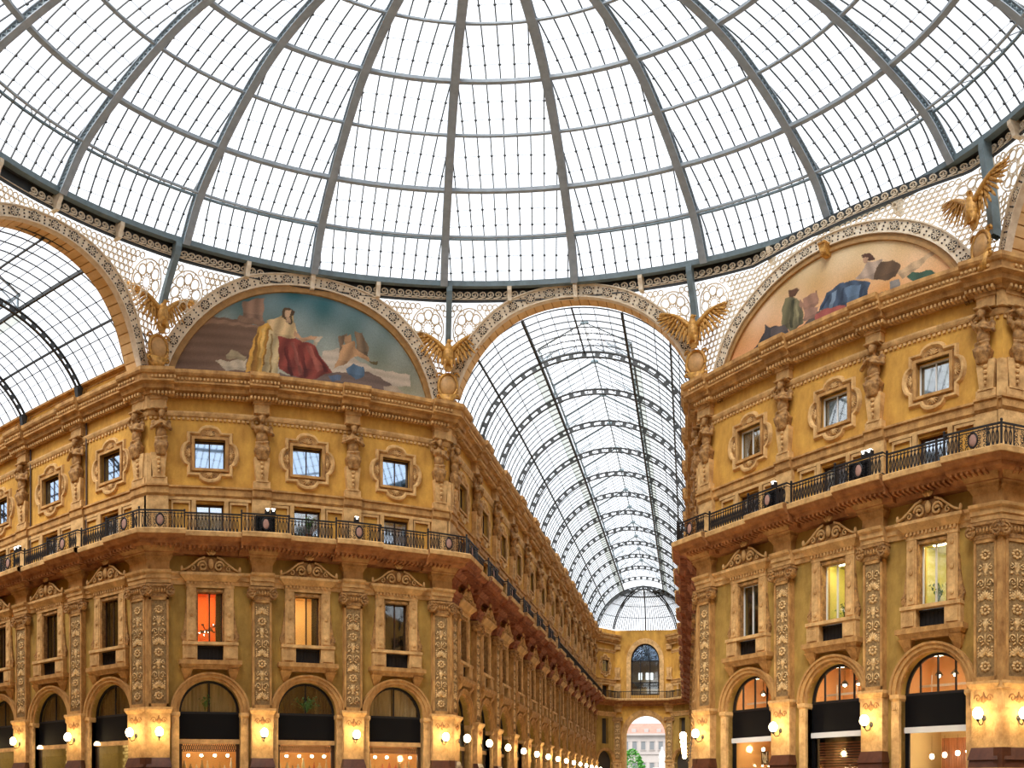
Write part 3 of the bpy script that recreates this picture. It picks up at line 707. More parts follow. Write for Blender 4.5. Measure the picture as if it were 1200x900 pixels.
def railing(w, x0, x1, label, kmax=400):
    r = empty('balcony_railing', w.M @ T(x0, 0, 12.68), label=label, cat='railing')
    def off(x): return 1.05+(.28 if any(abs(x-p) < 1.25 for p in w.pils) else 0)
    pts = []; e0 = -w.m0*(off(x0)) if x0 == 0 else 0
    xs = [x0]+sorted([p+s*1.25 for p in w.pils for s in (-1, 1) if x0 < p+s*1.25 < x1])+[x1]
    for i in range(len(xs)-1):
        o = off((xs[i]+xs[i+1])/2); a, b = xs[i]-x0, xs[i+1]-x0
        if i == 0 and x0 == 0: a -= w.m0*o
        if i == len(xs)-2 and x1 == w.len: b += w.m1*o
        pts += [(a, -o), (b, -o)]
    for nm, z, rr in (('top_rail', .86, .045), ('bottom_rail', .04, .04), ('middle_rail', .74, .02)):
        ob(nm, MB().tube([(x, y, z) for x, y in pts], rr, 4).mesh(nm, M_iron), r)
    for i in range(0, len(pts), 2):
        (a, y), (b, _) = pts[i], pts[i+1]
        ob('post', POST, r, T(a, y, 0))
        mid = [p for p in w.pils if a+x0-1 < p < b+x0+1 and abs(off(p)-.28-1.05) < .01]
        n = max(1, int((b-a)/.17)); 
        for k in range(1, n):
            x = a+(b-a)*k/n
            if any(abs(x+x0-p) < .62 for p in w.pils): continue
            ob('baluster', BAL, r, T(x, y, 0))
    for p in w.pils:
        if x0 <= p <= x1: m = ob('scrollwork_panel', MED, r, T(p-x0, -1.33, 0)); ob('oval_plaque', OVAL, m, label='pinkish oval plaque')
    return r
railing(W_L, 0, W_L.len, 'black iron balcony railing with oval plaques, under the blue mural')
railing(W_R, 0, W_R.len, 'black iron balcony railing running along the right facade')
railing(W_LA, W_LA.len-26, W_LA.len, 'black iron railing on the left passage balcony')
railing(W_FA, 0, 30, 'black iron railing at the near end of the central passage balcony')
railing(W_FR, W_FR.len-8, W_FR.len, 'iron railing turning the corner into the central passage, right side')
railing(W_RA, 0, 6, 'iron railing turning into the right passage')
# the rest of the passage railing, too far off to tell its bars apart
mb = MB(); x = 0
while x < fa_len-31: mb.box(x-.02, x+.02, -1.1, -1.06, 0, .8); mb.box(x+.1, x+.14, -1.1, -1.06, .1, .7); x += .3
mb.box(0, fa_len-31, -1.13, -1.05, .8, .88).box(0, fa_len-31, -1.13, -1.05, 0, .06)
r = ob('balcony_railing', mb.mesh('far_railing', M_iron), None, W_FA.M @ T(30.5, 0, 12.68)); tag(r, 'distant stretch of iron railing along the central passage balcony', 'railing')

# ------------------------------------------------------------------ arches, murals and the pierced spandrels below the dome
A7 = (-18.7, -7.3); A4 = (18.7, -9.3)
RING_R, RING_Z = 17.9, 26.6
class Face:
    def __init__(s, a, b, z0, ai, bi, ao, bo):
        s.a = Vector((*a, 0)); s.b = Vector((*b, 0)); s.len = (s.b-s.a).length; d = (s.b-s.a).normalized(); s.d = d
        s.n = Vector((d.y, -d.x, 0)); s.c = s.len/2
        s.z0, s.ai, s.bi, s.ao, s.bo = z0, ai, bi, ao, bo
    def P(s, x, out, z):            # world point; the wall above the arches leans in to meet the ring
        p = s.a+s.d*x; r = hypot(p.x, p.y)
        k = min(1, max(0, (z-21.2)/4.8))**1.4
        q = max(0, r-18.15)*k/r
        return Vector((p.x*(1-q), p.y*(1-q), z))+s.n*out
    def arch_z(s, x, a, b):
        u = (x-s.c)/a
        return s.z0+b*sqrt(1-u*u) if abs(u) < 1 else s.z0
FC = {'L': Face(A0, A1, 19.8, 7.4, 6.05, 8.15, 6.72), 'M': Face(A1, A2, 19.6, 6.85, 6.2, 7.5, 7.0),
      'R': Face(A2, A3, 18.8, 7.45, 5.95, 8.15, 6.65), 'LA': Face(A7, A0, 18.9, 6.95, 5.9, 7.6, 6.5), 'RA': Face(A3, A4, 18.9, 7.2, 6.2, 7.85, 6.85)}
drum = empty('wall_dome_drum', T(0, 0, 21), label='pierced cream ironwork zone of arches and spandrels carrying the glass dome', cat='wall', kind='structure')
DI = drum.matrix_world.inverted()
def wob(name, mb, mt, parent=drum, kind=None, smooth=False, label=None):
    mb.v = [tuple(Vector(v)-parent.matrix_world.translation) for v in mb.v]
    return ob(name, mb.mesh(name, mt, smooth), parent, kind=kind, label=label)
def ringband(F, r0, r1, y0, y1, n, t0, t1):
    mb = MB(); vs = []
    for i in range(n+1):
        t = t0+(t1-t0)*i/n
        for (a, b), o in ((r0, y0), (r1, y0), (r1, y1), (r0, y1)): vs.append(F.P(F.c-a*cos(t), o, F.z0+b*sin(t)))
    fs = []
    for i in range(n):
        for k in range(4): fs.append((i*4+k, i*4+(k+1) % 4, i*4+4+(k+1) % 4, i*4+4+k))
    return mb.add(vs, fs)
def lerp2(p, q, t): return (p[0]+(q[0]-p[0])*t, p[1]+(q[1]-p[1])*t)
ROS = MB()
ROS.lathe([(.25, 0), (.25, .03)], 12, RX(pi/2))
ROS.cur = 1
for q in range(8): a = q*pi/4; ROS.ell((.13*cos(a), -.045, .13*sin(a)), (.085, .02, .035), 6, 3, RY(-a))
ROS.ell((0, -.05, 0), (.05, .03, .05), 6, 3); ROS.tube([(.25*cos(t*pi/8), -.03, .25*sin(t*pi/8)) for t in range(16)], .02, 4, True)
ROS = ROS.mesh('rosette', [mat('dark_ground', (.06, .05, .045), .8), M_cream])
def orient(p, right, up, out):   # local x=right, z=up, -y=out
    r = right.normalized(); o = out.normalized(); u = r.cross(-o); 
    M = Matrix.Identity(4); 
    for i in range(3): M[i][0] = r[i]; M[i][1] = -o[i]; M[i][2] = u[i]; M[i][3] = p[i]
    return M
for key, F in FC.items():
    i_, o_ = (F.ai, F.bi), (F.ao, F.bo)
    tl0 = math.acos(min(1, (F.c+.1)/F.ao)) if F.ao > F.c+.1 else .03
    t0 = max(.17, tl0); t1 = pi-t0
    wob('archivolt', ringband(F, i_, o_, .12, -.1, 48, t0, t1), M_cream)
    wob('archivolt_rim', ringband(F, i_, lerp2(i_, o_, .1), .2, .1, 48, t0, t1), M_cream)
    wob('archivolt_rim', ringband(F, lerp2(i_, o_, .9), o_, .2, .1, 48, t0, t1), M_cream)
    n = 17
    for k in range(n):
        t = t0+(t1-t0)*(k+.5)/n; a, b = lerp2(i_, o_, .5)
        p = F.P(F.c-a*cos(t), .125, F.z0+b*sin(t)); e = .01
        p2 = F.P(F.c-a*cos(t+e), .125, F.z0+b*sin(t+e)); right = (p2-p)
        p3 = F.P(F.c-(a+.1)*cos(t), .125, F.z0+(b+.1)*sin(t)); up = p3-p
        out = right.cross(up).normalized(); out = out if out.dot(F.n) > 0 else -out
        M = orient(p-drum.location, right, up, out)
        if key in ('L', 'R', 'M', 'LA') or k < 8: ob('rosette', ROS, drum, M)
    # small studs between the rosettes
    mb = MB()
    for k in range(n+1):
        for f, dt in ((.25, 0), (.5, 0), (.75, 0), (.3, .25), (.7, .25), (.3, -.25), (.7, -.25)):
            t = t0+(t1-t0)*(k+dt)/n; a, b = lerp2(i_, o_, f)
            if t0 < t < t1: mb.ell(F.P(F.c-a*cos(t), .13, F.z0+b*sin(t)), (.05, .05, .05), 5, 3)
    wob('archivolt_studs', mb, MATS['dark_ground'], kind='stuff')
    # spandrel: glass behind, cream tracery in front
    mb = MB(); fr = MB(); ZT = 25.82
    nx = 48
    for s in (0, 1):
        xs = [(F.c+.0)*i/nx for i in range(nx+1)]
        row = []
        for x in xs:
            X = x if s == 0 else F.len-x
            zb = max(F.arch_z(X, F.ao-.1, F.bo-.05), 21.3)
            row.append((X, min(zb, ZT)))
        vs = [F.P(X, -.02, z) for X, z in row]+[F.P(X, -.02, z+(ZT-z)*.5) for X, z in row]+[F.P(X, -.02, ZT) for X, z in row]
        m = nx+1
        mb.add(vs, [(j*m+i, j*m+i+1, (j+1)*m+i+1, (j+1)*m+i) for j in (0, 1) for i in range(nx) if row[i][1] < ZT-.02])
    wob('spandrel_pane', mb, mat('milky_glass', (.8, .8, .8), .3) and M_pane, kind=None)
    for s in (0, 1):
        def X(x): return x if s == 0 else F.len-x
        def inside(x, z, r=0):
            return z+r*.5 < ZT and x-r > .12 and z-r*.3 > F.arch_z(X(x), F.ao, F.bo)+.02
        def circ(x, z, r, tr=.042, n=12): fr.tube([F.P(X(x+r*cos(2*pi*t/n)), .04, z+r*sin(2*pi*t/n)) for t in range(n)], tr, 4, True)
        cx, cz, R = 1.30, 24.55, .62
        circ(cx, cz, .98, .04, 24); circ(cx, cz, .26, .03, 8)
        used = [(cx, cz, 1.0)]
        for q in range(8):
            a = q*pi/4; circ(cx+R*cos(a), cz+R*sin(a), .25)
            fr.tube([F.P(X(cx+.26*cos(a+.39)), .04, cz+.26*sin(a+.39)), F.P(X(cx+.98*cos(a+.39)), .04, cz+.98*sin(a+.39))], .03, 4)
            a2 = a+.39; fr.tube([F.P(X(cx+.3*cos(a)), .04, cz+.3*sin(a)), F.P(X(cx+.34*cos(a2)*1.9), .04, cz+.34*sin(a2)*1.9), F.P(X(cx+.3*cos(a+pi/4)), .04, cz+.3*sin(a+pi/4))], .025, 4)
        z = 21.5; j = 0
        while z < ZT:
            x = .25+(.15 if j % 2 else 0)
            while x < F.c:
                r = .14
                if inside(x, z, r*.8) and all(hypot(x-u[0], z-u[1]) > u[2]+r*.8 for u in used): circ(x, z, r, .036, 8)
                x += .31
            z += .27; j += 1
        # straight bars
        fr.tube([F.P(X(.1), .04, 22.8), F.P(X(.1), .04, ZT)], .05, 4)
    wob('spandrel_tracery', fr, M_cream, kind='stuff')
    # crown of the wall: dark band and cream rails that carry the scroll frieze
    mb = MB(); m = 40
    for o, z0_, z1_ in ((.03, ZT, 26.55),):
        vs = [F.P(F.len*i/m, o, z0_) for i in range(m+1)]+[F.P(F.len*i/m, o, z1_) for i in range(m+1)]
        mb.add(vs, [(i, i+1, m+2+i, m+1+i) for i in range(m)])
    wob('frieze_ground', mb, M_dark)
    wob('frieze_rail', MB().tube([F.P(F.len*i/m, .08, ZT) for i in range(m+1)], .06, 4), M_dark)
    wob('frieze_rail', MB().tube([F.P(F.len*i/m, .1, ZT+.1) for i in range(m+1)], .025, 4), M_cream)
    # sloping soffit from the wall head to the ring
    mb = MB(); vs = []
    for i in range(m+1):
        p = F.P(F.len*i/m, .03, 26.55); r = hypot(p.x, p.y); vs += [p, Vector((p.x*RING_R/r, p.y*RING_R/r, RING_Z))]
    mb.add(vs, [(2*i, 2*i+1, 2*i+3, 2*i+2) for i in range(m)]); wob('ring_soffit', mb, M_dark)
    # scroll frieze pieces
    SCR = CACHE.get('scr')
    if not SCR:
        q = MB(); q.tube(spiral(0, .24, .2, 1.25, -.5, 1, 12, 0), .045, 4); q.tube([(-.24, 0, .02), (-.05, 0, .03), (.16, 0, .1)], .045, 4)
        SCR = CACHE['scr'] = q.mesh('running_scroll', M_cream)
    ns = int(F.len/.47)
    for i in range(ns):
        x = F.len*(i+.5)/ns
        if key in ('LA',) and x < F.len-9: continue
        if key == 'RA' and x > 5: continue
        if F.arch_z(x, F.ao, F.bo) > 26.2: continue
        p = F.P(x, .1, ZT+.14); p2 = F.P(x+.05, .1, ZT+.14); up = F.P(x, .1, ZT+.3)-p
        ob('running_scroll', SCR, drum, orient(p-drum.location, p2-p, up, F.n))

def bracket(theta, key=False):
    r0 = 18.1
    mb = MB(); P = [(-.25, 25.6), (-.12, 25.75), (.02, 26.1), (.02, 26.5)]
    for a, b in zip(P, P[1:]): mb.frust(-.11, .11, -(r0-RING_R+a[0])-.25, -a[0]*0+.1, a[1], -.11, .11, -(r0-RING_R+b[0])-.25, .1, b[1])
    return mb
BRK = MB()
for (y0, z0), (y1, z1) in zip([(-.12, 25.7), (-.2, 26.0), (-.34, 26.25), (-.36, 26.5)], [(-.2, 26.0), (-.34, 26.25), (-.36, 26.5), (-.30, 26.62)]):
    BRK.frust(-.11, .11, y0, .25, z0, -.11, .11, y1, .25, z1)
BRK = BRK.mesh('cornice_bracket', M_cream)
KEY = MB().frust(-.16, .16, -.3, .1, 24.95, -.2, .2, -.42, .1, 25.5).ell((0, -.34, 25.1), (.17, .12, .22), 8, 5).box(-.22, .22, -.46, .1, 25.5, 25.6).mesh('keystone', M_gold)
for k in range(-9, 10):
    th = k*pi/16
    if k % 4 == 2 or k % 4 == -2: continue
    ob('cornice_bracket', BRK, drum, T(18.0*sin(th), 18.0*cos(th), -21) @ RZ(-th))
ob('keystone', KEY, drum, T(FC['L'].P(FC['L'].c, .1, 0).x, FC['L'].P(FC['L'].c, .1, 0).y, -21+.55) @ RZ(atan2(FC['L'].d.y, FC['L'].d.x)))
ob('keystone', KEY, drum, T(FC['R'].P(FC['R'].c, .1, 0).x, FC['R'].P(FC['R'].c, .1, 0).y, -21-.75) @ RZ(atan2(FC['R'].d.y, FC['R'].d.x)))

# tiled soffits of the three open arches: every tile a piece of its own
for key, dirv in (('M', Vector((0, 1, 0))), ('LA', Vector((-1, 0, 0))), ('RA', Vector((1, 0, 0)))):
    F = FC[key]; n = 34; D = .85
    t0, t1 = .3, pi-.3
    mb = ringband(F, (F.ai+.06, F.bi+.06), (F.ai+.3, F.bi+.3), -.02, -D, 48, t0, t1); wob('arch_soffit', mb, M_st)
    for i in range(n):
        if key == 'RA' and i > 10: break
        for j in (0,):
            ta, tb = t0+(t1-t0)*(i+.06)/n, t0+(t1-t0)*(i+.94)/n
            q = MB(); vs = []
            for o in (-.06, -D+.08):
                for t in (ta, tb):
                    for e in (.06, .015): vs.append(F.P(F.c-(F.ai+e)*cos(t), o, F.z0+(F.bi+e)*sin(t)))
            q.add(vs, [(0, 1, 3, 2), (4, 6, 7, 5), (0, 2, 6, 4), (1, 5, 7, 3), (0, 4, 5, 1), (2, 3, 7, 6)])
            wob('soffit_tile', q, M_tile)

# murals: flat painted fields with their gilded frames
def inpoly(x, y, P):
    c = False; j = len(P)-1
    for i in range(len(P)):
        xi, yi = P[i]; xj, yj = P[j]
        if (yi > y) != (yj > y) and x < (xj-xi)*(y-yi)/(yj-yi)+xi: c = not c
        j = i
    return c
ML=[((0.2,0.12,0.08),[(1.1,22.7),(2.9,23.7),(4.6,23.7),(5.8,23.4),(6.0,22.4),(5.2,20.9),(1.1,20.6)]),((0.33,0.2,0.13),[(2.0,23.4),(3.2,23.6),(5.8,23.5),(5.8,23.4),(3.2,23.4),(2.0,23.1)]),((0.36,0.22,0.15),[(4.6,24.6),(5.8,25.0),(5.8,23.7),(4.7,23.8)]),((0.28,0.17,0.11),[(4.5,23.9),(5.9,23.8),(5.9,23.5),(4.4,23.6)]),((0.55,0.46,0.36),[(9.1,22.6),(10.0,22.9),(11.2,22.4),(12.2,22.1),(14.2,22.1),(14.2,21.5),(9.3,20.9)]),((0.16,0.11,0.09),[(6.8,21.2),(8.0,21.1),(9.8,21.6),(11.8,21.9),(13.0,21.5),(13.7,20.6),(6.5,20.6)]),((0.62,0.52,0.38),[(3.4,21.6),(4.2,21.6),(5.1,21.8),(5.0,21.2),(4.0,21.1)]),((0.45,0.36,0.22),[(4.0,21.9),(4.2,22.2),(5.0,21.9),(5.0,21.7),(4.0,21.7)]),((0.66,0.36,0.07),[(5.6,23.5),(6.2,23.8),(6.7,23.4),(6.8,22.3),(6.7,21.1),(5.0,21.1),(5.3,22.5)]),((0.6,0.47,0.25),[(6.2,23.4),(6.8,23.3),(6.7,21.0),(5.9,21.2),(6.0,22.4)]),((0.72,0.52,0.27),[(6.0,23.8),(6.8,24.2),(7.4,24.1),(7.8,23.3),(7.2,22.8),(6.8,22.9)]),((0.26,0.05,0.035),[(6.7,23.1),(7.6,23.1),(8.7,22.9),(9.0,22.4),(9.7,21.6),(8.5,21.0),(7.6,21.1),(6.8,21.4)]),((0.13,0.02,0.015),[(7.0,22.6),(7.2,22.7),(7.6,21.1),(7.4,21.1)]),((0.15,0.025,0.018),[(7.8,22.8),(8.0,22.8),(8.4,21.2),(8.2,21.1)]),((0.36,0.1,0.07),[(7.4,22.9),(7.6,22.9),(8.1,21.3),(7.9,21.2)]),((0.36,0.1,0.07),[(8.2,22.8),(8.5,22.8),(9.2,21.7),(8.9,21.5)]),((0.14,0.02,0.015),[(8.7,22.7),(8.8,22.7),(9.5,21.6),(9.3,21.5)]),((0.36,0.17,0.03),[(5.5,23.1),(5.6,23.3),(5.6,21.2),(5.3,21.1)]),((0.8,0.5,0.14),[(5.8,23.4),(6.0,23.5),(5.8,21.2),(5.7,21.2)]),((0.34,0.22,0.08),[(6.3,23.2),(6.4,23.2),(6.4,21.1),(6.3,21.2)]),((0.36,0.17,0.03),[(6.1,23.5),(6.2,23.4),(6.0,21.5),(5.9,21.5)]),((0.62,0.36,0.2),[(7.6,23.5),(8.0,23.2),(8.8,23.4),(8.8,23.2),(8.0,23.0),(7.5,23.2)]),((0.62,0.5,0.36),[(8.8,23.4),(9.1,23.4),(8.8,22.9),(8.6,22.9)]),((0.1,0.06,0.03),[(6.8,24.1),(6.9,24.6),(7.2,24.7),(7.5,24.5),(7.5,24.0),(7.3,23.8),(7.0,24.0)]),((0.5,0.36,0.16),[(7.4,24.3),(7.5,24.3),(7.5,23.9),(7.4,23.9)]),((0.6,0.38,0.22),[(7.1,24.1),(7.3,24.2),(7.3,23.9),(7.0,23.9)]),((0.66,0.43,0.26),[(7.0,24.5),(7.3,24.6),(7.3,24.3),(7.1,24.0),(7.0,24.2)]),((0.2,0.13,0.08),[(10.0,23.5),(10.5,23.8),(10.1,22.6)]),((0.22,0.15,0.09),[(10.9,23.9),(11.3,23.9),(11.7,23.2),(11.7,22.5),(11.1,22.8)]),((0.52,0.3,0.15),[(10.2,23.1),(10.9,23.4),(11.1,22.7),(10.5,22.2),(10.2,22.0),(9.8,21.8),(10.1,22.6)]),((0.45,0.27,0.14),[(10.3,23.6),(10.7,23.7),(10.7,23.3),(10.4,23.2)]),((0.52,0.3,0.15),[(10.9,23.1),(11.8,22.6),(11.7,22.4),(10.8,22.8)]),((0.13,0.1,0.04),[(11.7,22.5),(12.3,22.5),(12.2,22.3),(11.8,22.4)]),((0.1,0.17,0.26),[(10.5,21.9),(10.9,22.2),(11.5,22.1),(11.5,21.6),(11.0,21.4),(10.6,21.6)]),((0.1,0.14,0.22),[(9.5,21.4),(10.2,21.5),(10.2,21.2),(9.7,21.1)]),((0.45,0.35,0.25),[(12.6,21.3),(13.4,21.4),(14.0,20.9),(12.8,20.9)])]
MR=[((0.62,0.42,0.24),[(12.4,22.0),(13.8,22.3),(14.4,22.5),(14.2,22.2),(13.2,21.7),(12.7,21.6)]),((0.12,0.085,0.065),[(3.6,21.2),(5.0,21.3),(6.9,21.2),(8.0,21.7),(10.1,21.2),(12.0,21.3),(13.8,21.1),(16.0,20.9),(16.0,19.7),(3.6,20.3)]),((0.05,0.11,0.07),[(12.9,21.6),(13.2,21.7),(14.1,21.5),(14.9,20.9),(14.4,20.9),(13.2,21.2)]),((0.28,0.2,0.13),[(14.9,20.9),(16.0,20.9),(16.0,20.4),(14.9,20.7)]),((0.055,0.085,0.14),[(8.1,21.7),(8.6,22.4),(9.4,22.6),(10.3,22.4),(11.0,22.0),(10.8,21.2),(10.1,21.1),(8.7,21.5)]),((0.12,0.19,0.29),[(9.6,22.3),(10.5,22.1),(10.5,21.4),(9.8,21.4)]),((0.025,0.04,0.08),[(8.6,22.2),(8.8,22.3),(8.4,21.7),(8.2,21.7)]),((0.03,0.05,0.09),[(9.5,22.3),(9.6,22.3),(9.4,21.3),(9.2,21.4)]),((0.2,0.28,0.38),[(8.9,22.3),(9.2,22.3),(8.9,21.5),(8.7,21.5)]),((0.03,0.05,0.09),[(10.5,21.9),(10.7,21.9),(10.4,21.1),(10.2,21.1)]),((0.4,0.1,0.08),[(7.8,21.6),(8.6,21.6),(9.7,21.4),(9.6,21.1),(8.0,21.1)]),((0.16,0.05,0.05),[(7.5,21.2),(9.6,21.2),(10.1,21.0),(8.0,21.0)]),((0.5,0.37,0.28),[(10.5,22.7),(10.9,23.1),(11.7,22.9),(11.6,22.4),(11.2,22.1),(10.2,22.5)]),((0.14,0.08,0.04),[(11.6,22.8),(12.2,22.7),(12.6,22.3),(12.4,21.8),(11.8,21.8),(11.2,22.1),(11.3,22.6)]),((0.26,0.24,0.22),[(12.0,21.7),(12.5,21.6),(12.6,21.2),(12.1,21.3)]),((0.12,0.05,0.03),[(10.5,23.6),(11.0,23.5),(11.3,23.1),(11.0,23.1),(10.7,23.2)]),((0.55,0.33,0.2),[(10.6,23.4),(10.9,23.3),(10.9,23.0),(10.7,23.1)]),((0.17,0.15,0.075),[(6.0,23.1),(6.5,23.1),(7.1,22.3),(7.2,21.4),(6.4,21.2),(5.8,21.8),(5.8,22.6)]),((0.07,0.065,0.03),[(6.4,22.9),(6.6,22.9),(6.5,21.4),(6.3,21.5)]),((0.26,0.23,0.12),[(6.7,22.9),(6.8,22.7),(6.9,21.4),(6.7,21.4)]),((0.4,0.22,0.14),[(6.9,22.7),(7.2,22.4),(7.1,22.1),(6.9,22.4)]),((0.14,0.06,0.03),[(6.2,23.5),(6.7,23.4),(6.9,23.2),(6.7,23.0),(6.3,23.1)]),((0.2,0.1,0.06),[(7.9,22.8),(8.0,22.8),(8.1,22.0),(8.1,22.0)]),((0.38,0.2,0.13),[(7.1,22.7),(8.0,22.7),(8.1,22.1),(7.8,21.9),(7.2,22.1)]),((0.36,0.2,0.14),[(7.2,22.1),(8.1,21.9),(7.8,21.4),(7.2,21.5)]),((0.05,0.045,0.05),[(3.8,21.2),(4.6,21.8),(4.7,22.3),(5.0,22.0),(5.8,21.8),(6.0,21.3),(5.0,21.2)]),((0.11,0.09,0.09),[(5.0,21.9),(5.9,21.8),(6.3,21.2),(5.2,21.2)])]
def mural(key, polys, bgf, name, label, cat='mural', frame=.34):
    F = FC[key]; NX, NZ = 420, 150
    a, b = F.ai-frame, F.bi-frame; zb = 20.45; vs = []; cols = []; idx = {}
    rnd = random.Random(3)
    x0, x1 = F.c-a, F.c+a; z1 = F.z0+b
    for j in range(NZ+1):
        z = zb+(z1-zb)*j/NZ; hw = a*sqrt(max(0, 1-((z-F.z0)/b)**2))
        for i in range(NX+1):
            x = F.c-hw+2*hw*i/NX
            vs.append(F.P(x, .04, z))
            xx = x+.03*sin(z*9+x*3)+rnd.uniform(-.015, .015); zz = z+.03*sin(x*8)+rnd.uniform(-.015, .015)
            c = bgf(x, z)
            for col, P, bb in polys:
                if bb[0] <= xx <= bb[1] and bb[2] <= zz <= bb[3] and inpoly(xx, zz, P):
                    if bb[1]-bb[0] > 4: f = .92+.1*sin(z*14+.5*sin(x))+.06*sin(x*1.7+z*3)      # broad masses, coursed
                    else: f = .88+.26*sin(x*(7+4*bb[4])+(bb[4]-.5)*9*(z-21)+1.2*sin(z*1.4+bb[4]*9))*min(1, (bb[3]-bb[2])/1.5)-.18*(z < bb[2]+.3*(bb[3]-bb[2]))
                    c = tuple(q*f for q in col)
            g = rnd.uniform(.86, 1.12); cols.append((c[0]*g, c[1]*g, c[2]*g, 1))
    m = NX+1; fs = [(j*m+i, j*m+i+1, (j+1)*m+i+1, (j+1)*m+i) for j in range(NZ) for i in range(NX)]
    mb = MB().add(vs, fs); org = F.P(F.c, 0, zb)
    mb.v = [tuple(Vector(v)-org) for v in mb.v]
    mt = mat(name+'_paint', (.5, .5, .5), .75, bump=.25, bscale=25)
    me = mb.mesh(name, mt); at = me.color_attributes.new('Paint', 'FLOAT_COLOR', 'POINT')
    at.data.foreach_set('color', [q for c in cols for q in c])
    nt = mt.node_tree; ca = nt.nodes.new('ShaderNodeVertexColor'); ca.layer_name = 'Paint'; nt.links.new(ca.outputs[0], nt.nodes['Principled BSDF'].inputs['Base Color'])
    r = empty(name, T(*org), label=label, cat=cat)
    ob('painted_field', me, r)
    for (e0, e1, o0) in ((0, .16, .16), (.16, frame+.02, .1)):
        mb = ringband(F, (a+e0, b+e0), (a+e1, b+e1), o0, -.05, 60, .1, pi-.1); mb.v = [tuple(Vector(v)-org) for v in mb.v]
        ob('mural_frame', mb.mesh('mural_frame', mat('bronze_moulding', (.42, .23, .075), .6, .3, 3)), r, label='gilded curved frame')
def bb(P): xs = [p[0] for p in P]; zs = [p[1] for p in P]; return (min(xs), max(xs), min(zs), max(zs), (sum(xs)*7+sum(zs)*3) % 1)
def skyL(x, z):
    f = min(1, max(0, (z-21)/4.2)); n = .04*sin(x*1.3+z*2)+.03*sin(x*3.1-z*1.2)
    return (.36-.27*f+n, .34-.14*f+n, .24-.005*f+n)
def skyR(x, z):
    f = min(1, max(0, (z-20.5)/4)); n = .05*sin(x*.9+z*1.8)+.03*sin(x*2.7-z)
    g = min(1, max(0, x/15))
    return (.72-.02*f+n, .30+.22*f+.04*g+n, .13+.17*f+n)
mural('L', [(c, P, bb(P)) for c, P in ML], skyL, 'blue_mural', 'arched mural of a robed seated woman in red under a teal sky')
mural('R', [(c, P, bb(P)) for c, P in MR], skyR, 'peach_mural', 'arched mural of a reclining woman in blue under a peach sky')

# ------------------------------------------------------------------ the glass dome
RINGS = [(17.9, 26.6), (16.6, 28.6), (14.7, 30.35), (12.5, 32.2), (10.2, 33.8), (7.4, 35.05), (4.2, 36.0), (1.6, 36.5)]
def prof(f):                                # Catmull-Rom through the ring radii, f in ring units
    i = max(0, min(len(RINGS)-2, int(f))); t = f-i
    g = lambda k: RINGS[k] if 0 <= k < len(RINGS) else ((2*RINGS[0][0]-RINGS[1][0]+.35, 2*RINGS[0][1]-RINGS[1][1]-.1) if k < 0 else (2*RINGS[-1][0]-RINGS[-2][0], RINGS[-1][1]+.2))
    p0, p1, p2, p3 = g(i-1), g(i), g(i+1), g(i+2)
    return tuple(.5*(2*p1[k]+(p2[k]-p0[k])*t+(2*p0[k]-5*p1[k]+4*p2[k]-p3[k])*t*t+(3*p1[k]-p0[k]-3*p2[k]+p3[k])*t**3) for k in (0, 1))
dome = empty('glass_dome', T(0, 0, RING_Z), label='great iron and glass dome over the octagonal crossing', cat='dome', kind='structure')
DZ = -RING_Z
def pt(f, dr, lat=0):                       # point in the plane of a rib: lat sideways, dr outward normal
    r, z = prof(f); r2, z2 = prof(min(f+.05, 7)); 
    if f > 6.95: r2, z2 = 2*r-prof(f-.05)[0], 2*z-prof(f-.05)[1]
    tx, tz = r2-r, z2-z; L = hypot(tx, tz) or 1; nx, nz = tz/L, -tx/L
    return Vector((lat, r+nx*dr, z+nz*dr+DZ))
mb = MB(); n = 56
def flange(mb, lw, d0, d1, f0=0, f1=7, n=56):
    vs = []
    for i in range(n+1):
        f = f0+(f1-f0)*i/n
        vs += [pt(f, d0, -lw), pt(f, d0, lw), pt(f, d1, lw), pt(f, d1, -lw)]
    fs = [(i*4+k, i*4+(k+1) % 4, i*4+4+(k+1) % 4, i*4+4+k) for i in range(n) for k in range(4)]
    return mb.add(vs, fs)
flange(mb, .19, -.42, -.36); flange(mb, .19, -.02, .04)
RIB = mb.mesh('rib', M_steel)
web = MB(); n = 74
for s in (-.13, .13):
    for i in range(n):
        f0, f1 = 7*i/n, 7*(i+1)/n
        a, b = pt(f0, -.36, s), pt(f1, -.36, s); c, d = pt(f0, -.04, s), pt(f1, -.04, s)
        web.tube([a, d], .022, 3); web.tube([c, b], .022, 3)
        m = (a+b+c+d)/4; u = (b-a).normalized(); v = (c-a).normalized()
        web.tube([m+u*.09*cos(q*pi/3)+v*.09*sin(q*pi/3) for q in range(6)], .02, 3, True)
WEB = web.mesh('rib_lattice', M_steelb)
for k in range(16):
    r = ob('rib', RIB, dome, RZ(-k*pi/8)); ob('rib_lattice', WEB, r)
def ringtube(r, z, w, h, mt, name, seg=96, par=dome):
    mb = MB(); vs = []
    for i in range(seg):
        a = 2*pi*i/seg
        for dr, dz in ((-w, -h), (w, -h), (w, h), (-w, h)): vs.append(((r+dr)*sin(a), (r+dr)*cos(a), z+dz+DZ))
    mb.add(vs, [(i*4+k, i*4+(k+1) % 4, ((i+1) % seg)*4+(k+1) % 4, ((i+1) % seg)*4+k) for i in range(seg) for k in range(4)])
    return ob(name, mb.mesh(name, mt), par)
ringtube(17.78, 26.62, .14, .16, M_steelb, 'base_ring')
ringtube(18.2, 26.75, .12, .08, M_dark, 'gutter_ring')
